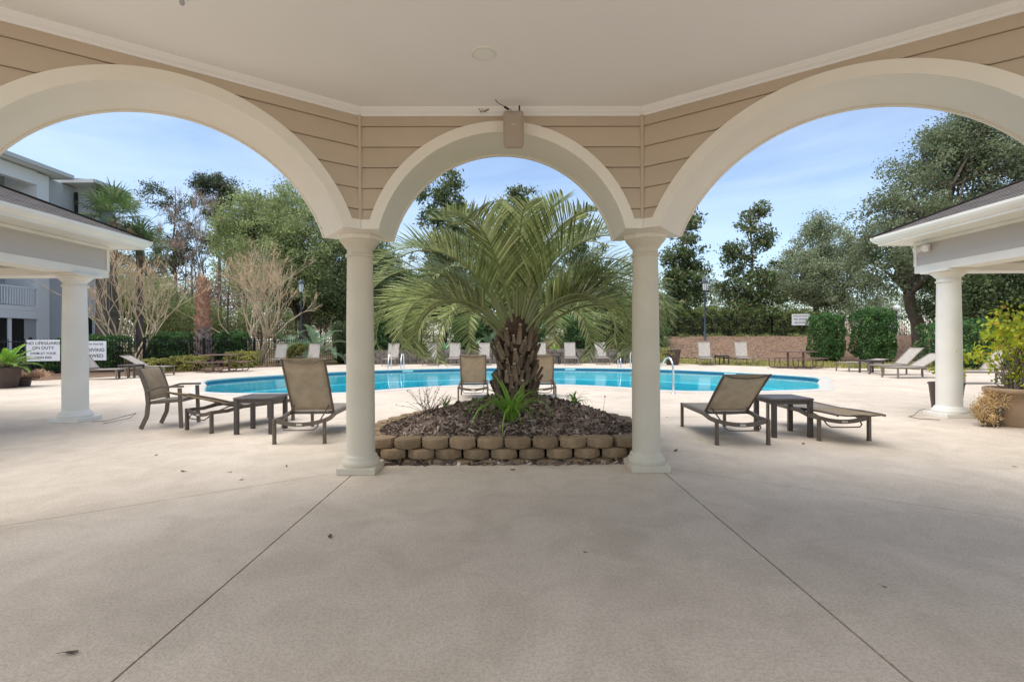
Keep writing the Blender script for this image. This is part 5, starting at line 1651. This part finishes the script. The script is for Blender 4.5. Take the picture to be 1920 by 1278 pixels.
mass('bank_weeds', 'low weeds and litter along the top of the brown bank', [(4 + i * 1.4, 36.6 + (i % 3) * .6, 1.52, .9, .6, .14) for i in range(24)], 260, .24, 34, .10, M['hedge_olive'], 88, 'weeds')
mass('wood_edge', 'green and brown wood edge behind the cabbage palms', [lob(190 + i * 40, 590 - (i % 2) * 30, 40 + (i % 3), 40, 1.8, 50) for i in range(5)], 240, .8, 80, .18, M['oak'], 89)
def hedge(name, label, x0, x1, y0, y1, z0, z1, mat_, leaf, n_leaf, seed, group=None, rough=.08, cat='hedge', rz=0.0):
    """clipped shrub: leaves thick on an uneven rounded box, over branches and a solid near-black core"""
    rs_ = np.random.RandomState(seed)
    cx, cy = (x0 + x1) / 2, (y0 + y1) / 2; hx, hy, hz = (x1 - x0) / 2, (y1 - y0) / 2, (z1 - z0) / 2
    root = empty(name, (cx, cy, z0), rz); tag(root, label, cat, group)
    n_leaf = int(n_leaf * 1.5)
    p = rs_.uniform(-1, 1, size=(n_leaf, 3))
    ar = np.array([hy * hz, hx * hz * 1.6, hx * hy]); ax = rs_.choice(3, n_leaf, p=ar / ar.sum())
    p[np.arange(n_leaf), ax] = np.where(rs_.rand(n_leaf) < np.where(ax == 1, .3, .5), 1, -1)
    p[:, 2] = np.where((ax == 2), 1, p[:, 2])
    p /= ((np.abs(p) ** 3.8).sum(1) ** (1 / 3.8))[:, None]
    ph = p * 3.1
    bump = 1 + rough * (np.sin(ph[:, 0] * 2.3 + seed) * np.cos(ph[:, 2] * 2.0 + ph[:, 1]) + .6 * np.sin(ph[:, 1] * 3 + ph[:, 2] * 3.7))
    dep = 1 - .16 * rs_.rand(n_leaf) ** 2 + .05 * rs_.rand(n_leaf) ** 4
    P = p * (bump * dep)[:, None] * np.array([hx, hy, hz]); P[:, 2] = np.maximum(P[:, 2] + hz, .02)
    link('foliage', quads('foliage', P, leaf, mat_, seed, 0, .55), root)
    q = MB(); rr = random.Random(seed)
    for i in range(14):
        an = rr.uniform(0, 2 * PI); q.tube([(rr.uniform(-.1, .1) * hx, rr.uniform(-.1, .1) * hy, 0), (math.cos(an) * hx * .4, math.sin(an) * hy * .4, hz), (math.cos(an) * hx * .8, math.sin(an) * hy * .8, hz * rr.uniform(1.2, 1.8))], [.03, .02, .008], 4, cap=False)
    vs_ = []
    for i in range(9):
        for j in range(5):
            pass
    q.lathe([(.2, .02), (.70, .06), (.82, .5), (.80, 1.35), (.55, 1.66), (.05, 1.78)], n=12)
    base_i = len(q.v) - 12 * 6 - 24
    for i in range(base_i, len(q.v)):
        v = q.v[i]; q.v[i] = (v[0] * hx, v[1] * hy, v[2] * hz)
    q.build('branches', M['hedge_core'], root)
    return root
def hedge_px(name, label, xa, xb, yt, yb, Y, dep, mat_, leaf, n_leaf, seed, z0=None, **kw):
    a, c = at(xa, yt, Y), at(xb, yb, Y)
    zb = c.z if z0 is None else z0
    top = (at(xa, yt, Y).z + at(xb, yt, Y).z) / 2
    return hedge(name, label, a.x, c.x, Y - dep / 2, Y + dep / 2, zb, top, mat_, leaf, n_leaf, seed, **kw)
gh = 'clipped dark green hedges'
hedge_px('clipped_hedge', 'dark clipped hedge just right of the left porch column', 118, 240, 630, 700, 23.6, 1.6, M['hedge'], .085, 7000, 91, -.02, group=gh)
hedge_px('clipped_hedge', 'dark clipped hedge left of the red-brown palm trunk', 284, 356, 624, 685, 26.4, 1.6, M['hedge'], .085, 7000, 92, -.02, group=gh)
hedge_px('clipped_hedge', 'dark clipped hedge right of the red-brown palm trunk', 402, 467, 622, 680, 28.2, 1.6, M['hedge'], .085, 7000, 93, -.02, group=gh)
hedge_px('clipped_hedge', 'dark shrub glimpsed just left of the left column', 628, 662, 605, 672, 31, 1.4, M['dark_leaf'], .085, 3500, 94, -.02, group=gh)
hedge_px('clipped_hedge', 'rounded green hedge right of the white sign on the bank', 1525, 1571, 590, 662, 29.5, 1.9, M['hedge'], .10, 6500, 95, -.02, group=gh, rough=.09)
hedge_px('clipped_hedge', 'larger rounded green hedge behind the small table on the right', 1611, 1661, 580, 672, 28.0, 2.2, M['hedge'], .10, 8000, 96, -.02, group=gh, rough=.09)
hedge_px('clipped_hedge', 'bushy evergreen behind the right porch column', 1740, 1870, 602, 660, 22.5, 2.2, M['hedge'], .10, 7000, 97, -.02, group=gh, rough=.16)
hedge_px('clipped_hedge', 'dark hedge behind the potted plants on the left', 55, 125, 655, 705, 22.4, 1.2, M['hedge'], .085, 4000, 98, -.02, group=gh, rough=.14)
for i, od in enumerate(('first', 'second', 'third', 'fourth', 'fifth', 'sixth', 'seventh', 'eighth')):
    xa = 1243 + i * 34
    hedge_px('boundary_hedge', 'olive boundary hedge on the bank, %s bush from the right column' % od, xa - 8, xa + 44, 574 + (i * 37 % 14), 636, 40.2 + (i % 2) * .4, 1.9, M['hedge_olive'], .13, 2600, 110 + i, 1.35, group='olive boundary hedge along the right fence', rough=.18)
gs = 'low golden shrubs in the left bed'
for (xa, xb, yt, yb, Y, lab, sd) in ((328, 380, 668, 692, 23.8, 'low golden shrub left of the left picnic table', 121), (430, 480, 660, 684, 26.0, 'low golden shrub right of the left picnic table', 122),
                                    (270, 306, 674, 692, 22.6, 'low golden shrub below the left crape myrtle', 123), (545, 576, 646, 672, 29.6, 'low golden shrub between the two far left loungers', 124)):
    hedge_px('low_shrub', lab, xa, xb, yt, yb, Y, 1.3, M['shrub_gold'], .075, 2600, sd, -.02, group=gs, rough=.2, cat='shrub')

gm_ = 'mixed shrubs behind the far loungers'
for i, (xa, xb, yt, mk, lab) in enumerate(((668, 735, 596, 'hedge', 'green shrub behind the leftmost far lounger'), (722, 800, 588, 'hedge_olive', 'olive shrub behind the left pool ladder'),
        (846, 905, 592, 'hedge', 'green shrub right of the pale leafy plant behind the loungers'), (892, 968, 585, 'hedge_olive', 'olive shrub directly behind the palm trunk'), (955, 1020, 594, 'hedge', 'green shrub just right of the palm trunk beyond the pool'),
        (1050, 1120, 590, 'hedge', 'green shrub behind the loungers under the right palm fronds'), (1105, 1180, 584, 'hedge_olive', 'olive shrub behind the right pool ladder'), (1172, 1250, 594, 'hedge', 'green shrub behind the right column beyond the pool'))):
    hedge_px('garden_shrub', lab, xa, xb, yt + 6, 652, 33.2 + (i % 2) * .6, 1.8, M[mk], .12, 3600, 170 + i, .45, group=gm_, rough=.22, cat='shrub')
# palms beyond the pool
def fan_palm(label, base, H, n_, L, seed, mat_, r=.2, group=None):
    rs_ = np.random.RandomState(seed); rnd = random.Random(seed)
    root = empty('cabbage_palm', base); tag(root, label, 'palm', group)
    q = MB(); q.tube([(0, 0, -.1), (rnd.uniform(-.1, .1), 0, H * .5), (0, 0, H)], [r * 1.25, r, r * .95], 10); q.build('trunk', M['bark_grey'], root)
    for i in range(n_):
        f_ = i / (n_ - 1); an = i * 2.39996; el = R(-45) + R(125) * f_
        d = Vector((math.cos(an) * math.cos(el), math.sin(an) * math.cos(el), math.sin(el)))
        lf = MB(); st = Vector((0, 0, H)); c = st + d * L * .45
        lf.tube([st, st.lerp(c, .5) + Vector((0, 0, .06)), c], [.02, .015, .012], 4, cap=False)
        sd = d.cross(Vector((0, 0, 1)))
        if sd.length < .1: sd = Vector((1, 0, 0))
        sd.normalize(); up = sd.cross(d)
        for k in range(20):
            a_ = R(-115) + R(230) * k / 19
            dd = (d * math.cos(a_) + sd * math.sin(a_) + up * .12).normalized()
            ll = L * .62 * (.75 + .25 * math.cos(a_)) * rnd.uniform(.85, 1.1)
            tip = (dd + Vector((0, 0, -.55))).normalized(); e = dd.cross(up).normalized() * .05
            p1 = c + dd * ll * .6; p2 = p1 + tip * ll * .4
            lf.add([c, p1 - e, p2, p1 + e], [(0, 1, 2, 3)])
        lf.build('frond', M['dead_frond'] if f_ < .12 else mat_, root)
    return root
b = at(215, 640, 31); fan_palm('cabbage palm with dark fan leaves above the left porch roof', (b.x, 31, -.02), at(215, 408, 31).z, 24, 2.3, 131, M['sabal'])
b = at(262, 640, 33); fan_palm('shorter cabbage palm showing below the left porch eave', (b.x, 33, -.02), at(262, 470, 33).z, 20, 2.3, 132, M['sabal'])
b = at(192, 640, 29.0); fan_palm('cabbage palm with brown hanging leaves beside the apartment house', (b.x, 29.0, -.02), at(192, 468, 29.0).z, 18, 1.3, 133, M['dead_frond'], .3)
def feather_palm(label, loc, n_, L, seed, mat_, trunk_h=.3, el=(20, 80), curl=(110, 60), llen=.45, name='feather_palm', nleaf=34, lw=.018):
    rnd = random.Random(seed); root = empty(name, loc); tag(root, label, 'palm')
    q = MB(); q.lathe([(.14, -.05), (.13, trunk_h), (.05, trunk_h + .15)], n=10); q.build('trunk', M['trunk_fibre'], root)
    for i in range(n_):
        f_ = i / (n_ - 1); an = i * 2.39996
        me = frond_mesh(rnd, L * rnd.uniform(.85, 1.1), R(el[0] + (el[1] - el[0]) * f_), R(curl[0] + (curl[1] - curl[0]) * f_), nleaf, lw, llen, .2, 'frond', mat_)
        link('frond', me, root, (0, 0, trunk_h), (0, 0, an))
    return root
b = at(592, 665, 29.5); feather_palm('young blue-green feather palm behind the far left loungers', (b.x, 29.6, 0), 16, 2.6, 141, M['frond_blue'], .5)
b = at(530, 640, 29.5); feather_palm('small blue-green palm at the foot of the right crape myrtle', (b.x, 30.4, 0.05), 9, 2.0, 142, M['frond_blue'], .5)
b = at(920, 640, 33); feather_palm('small pale feather palm behind the trunk of the big palm', (b.x, 33, .4), 14, 2.0, 143, M['frond_blue'], .3)
def rosette(name, label, loc, n_, L, wdt, seed, mat_, cat='plant', el=(15, 85), bend=(20, 70)):
    rnd = random.Random(seed); root = empty(name, loc); tag(root, label, cat)
    for i in range(n_):
        me = strap_leaf(rnd, L * rnd.uniform(.7, 1.1), wdt, R(rnd.uniform(*el)), R(rnd.uniform(*bend))); me.materials.clear(); me.materials.append(mat_)
        link('leaf', me, root, None, (0, 0, i * 2.39996))
    return root
b = at(832, 652, 30.6); rosette('agave_plant', 'pale blue-green leafy plant behind the far loungers left of the palm', (b.x, 30.6, terrain(b.x, 30.6) + .45), 46, 1.0, .085, 151, M['agave'])
b = at(1040, 652, 30.6); rosette('agave_plant', 'green leafy plant behind the far loungers right of the palm', (b.x, 30.6, terrain(b.x, 30.6) + .35), 22, .8, .07, 152, M['lily'])

# shaggy cut palm trunk at the left
tr = empty('palm_stump', tuple(at(381, 664, 26.6).xy) + (-.02,)); tag(tr, 'topless palm trunk with rust-red shaggy upper half at the left', 'palm trunk')
H = 4.75
mb = MB(); mb.lathe([(.34, 0), (.33, H * .3), (.31, H * .45)], n=14); mb.build('lower_trunk', M['trunk_ash'], tr)
mb = MB(); mb.lathe([(.31, H * .45), (.30, H * .6), (.24, H * .8), (.18, H)], n=14); mb.build('upper_trunk', M['trunk_red'], tr)
rnd = random.Random(4)
for i in range(84):
    an = i * 2.39996; h = H * (i + .5) / 84 - .05; rr = np.interp(h, [0, H * .45, H * .8, H], [.33, .30, .23, .17])
    red = h > H * .42 + rnd.uniform(-.3, .3)
    q = cached(('stump', red), lambda: MB().tube([(0, 0, 0), (0, -.05, .12), (0, -.11, .26)], [.075, .062, .03], 5).mesh('leaf_base', M['trunk_red'] if red else M['trunk_ash']))
    o = link('leaf_base', q, tr, (rr * math.cos(an), rr * math.sin(an), h), (rnd.uniform(-.1, .3), 0, an + PI / 2))
for i in range(5):
    an = i * 1.3; mb = MB(); mb.tube([(0, 0, H - .15), (math.cos(an) * .12, math.sin(an) * .1, H + .12), (math.cos(an) * .25, math.sin(an) * .2, H + .18)], [.05, .04, .02], 5); mb.build('leaf_stub', M['bark_pale'], tr)

# ------------------------------------------------------------------ pots
def pot(name, label, loc, prof, material, plant=None, soil_r=None, group=None):
    root = empty(name, loc); tag(root, label, 'planter pot', group)
    mb = MB(); mb.lathe(prof, n=30, cap=False); mb.lathe([(prof[0][0], .002), (.001, .002)], n=30, cap=False); mb.build('pot', material, root)
    q = MB(); r_ = soil_r or prof[-1][0] * .97; q.lathe([(r_, prof[-1][1] - .0), (.01, prof[-1][1] + .02)], n=24); q.build('soil', M['soil'], root)
    return root
def leafy(parent_label, name, loc, lobes, n_cl, cl_r, per, leaf, mat_, seed, stems=8, cat='plant', asp=.6):
    rs_ = np.random.RandomState(seed); P, C = clump_points(rs_, lobes, n_cl, cl_r, per, 1.8)
    root = empty(name, loc); tag(root, parent_label, cat)
    link('foliage', quads('foliage', P, leaf, mat_, seed, 0, asp), root)
    q = MB()
    for c_ in C[:stems * 3]: limb(q, (rs_.uniform(-.08, .08), rs_.uniform(-.08, .08), 0), c_, .010, .004, rs_, 4, 5, .3)
    q.build('stems', M['bark_grey'], root)
    return root
prof_big = [(.235, 0), (.25, .02), (.30, .30), (.335, .50), (.355, .505), (.36, .56), (.345, .575), (.315, .575), (.305, .50)]
bp = (7.62, 7.62, 0)
pot('plant_pot', 'large round tan pot at the right edge', bp, prof_big, M['pot_tan'])
leafy('leggy potted shrub with yellow-green and orange leaves at the right edge', 'potted_shrub', (7.62, 7.62, .5), [(.05, .1, .55, .38, .35, .35), (-.15, .0, .95, .32, .3, .35), (.3, .1, 1.05, .3, .3, .45), (-.35, .1, .62, .2, .2, .2), (.1, 0, .25, .3, .25, .2)], 120, .11, 10, .066, M['croton'], 161, 16, asp=.75)
leafy('dried straw-coloured plant spilling over the tan pot', 'dried_plant', (7.22, 7.58, .0), [(-.02, 0, .27, .24, .22, .22), (-.16, -.05, .16, .14, .16, .15), (.1, .0, .42, .2, .2, .12)], 150, .07, 34, .022, M['dry_bloom'], 162, 24)
pot('plant_pot', 'dark brown pot behind the right porch column', (7.75, 8.95, 0), [(.19, 0), (.20, .02), (.25, .5), (.27, .53), (.255, .54), (.235, .5)], M['pot_brown'])
leafy('yellow-green leafy plant in the dark pot behind the right porch column', 'potted_shrub', (7.75, 8.95, .5), [(0, 0, .2, .26, .26, .2), (.1, 0, .48, .22, .22, .2)], 40, .09, 10, .065, M['croton'], 163, 10, asp=.7)
b = gnd(12, 727)
pot('plant_pot', 'tall brown pot with a cycad at the left edge', (b.x, b.y, 0), [(.24, 0), (.25, .02), (.33, .56), (.345, .60), (.33, .61), (.30, .56)], M['pot_brown'])
feather_palm('bright green cycad in the tall brown pot at the left edge', (b.x, b.y, .56), 22, .85, 164, M['cycad'], .05, (12, 70), (50, 30), .16, 'cycad', 40, .010)
b2 = gnd(42, 724)
pot('plant_pot', 'short brown pot with faded blooms at the left', (b2.x, b2.y, 0), [(.17, 0), (.18, .02), (.22, .24), (.23, .26), (.21, .26), (.20, .22)], M['pot_brown'])
leafy('faded pinkish bloom mass in the short brown pot at the left', 'potted_blooms', (b2.x, b2.y, .22), [(.05, 0, .12, .22, .2, .12), (.42, .1, .16, .32, .22, .17)], 90, .07, 26, .032, M['pink_bloom'], 165, 16)
b3 = at(1262, 682, 26.6)
pot('plant_pot', 'dark pot beside the right column across the pool', (8.45, 26.4, 0), [(.30, 0), (.31, .02), (.42, .75), (.44, .80), (.42, .82), (.38, .76)], M['pot_brown'])
leafy('green and brown plant in the dark pot across the pool', 'potted_shrub', (8.15, 26.2, .55), [(-.1, 0, .15, .42, .3, .22), (-.3, -.1, -.1, .35, .3, .2)], 40, .12, 22, .07, M['shrub_gold'], 166, 8)
b4 = at(1745, 690, 17)

# cords on the deck and fallen leaves
def cord(label, pts, r_=.005):
    q = MB(); q.tube(pts, r_, 6); o = q.build('cord', M['bronze'], None); tag(o, label, 'cord', 'cords lying on the deck')
cord('thin brown cord curling from the left porch column', [(-7.05, 8.4, .006), (-6.75, 8.35, .03), (-6.5, 8.55, .10), (-6.45, 8.6, .12), (-6.48, 8.5, .05), (-6.7, 8.2, .006)])
cord('thin brown cord looping from the right porch column', [(7.2, 8.75, .10), (7.05, 8.7, .08), (6.9, 8.6, .02), (6.72, 8.5, .006), (6.70, 8.3, .006), (6.95, 8.15, .006)])
q = MB(); vs = []
for i in range(7):
    f_ = i / 6; w_ = .014 * math.sin(PI * f_) ** .8
    vs += [(f_ * .06 - .03, -w_, .004 + .006 * abs(f_ - .5)), (f_ * .06 - .03, 0, .002 + .012 * abs(f_ - .5)), (f_ * .06 - .03, w_, .008 + .006 * abs(f_ - .5))]
q.add(vs, [f for i in range(6) for f in ((i * 3, i * 3 + 1, i * 3 + 4, i * 3 + 3), (i * 3 + 1, i * 3 + 2, i * 3 + 5, i * 3 + 4))], True)
q.tube([(.03, 0, .008), (.05, .004, .006)], .0012, 4)
me_leaf = q.mesh('fallen_leaf', M['dead_leaf'])
rnd = random.Random(17)
spots = [(130, 1225, 1.0), (617, 1006, 1.0), (342, 884, 1), (536, 874, .8), (292, 853, .9), (452, 899, .8), (1266, 845, 1.5), (1505, 832, 1.1), (960, 881, .9), (1312, 826, .6), (1250, 782, .7), (780, 872, .7), (430, 885, .7), (1655, 1100, .5), (1900, 875, .6), (1095, 1035, .4)]
for i, (x, y, s_) in enumerate(spots):
    p = gnd(x, y); o = link('fallen_leaf', me_leaf, None, (p.x, p.y, .001), (0, 0, rnd.uniform(0, 6.28))); o.scale = (s_, s_, s_ * 1.2)
    tag(o, 'small curled brown leaf lying on the concrete', 'fallen leaf', 'fallen leaves on the concrete')
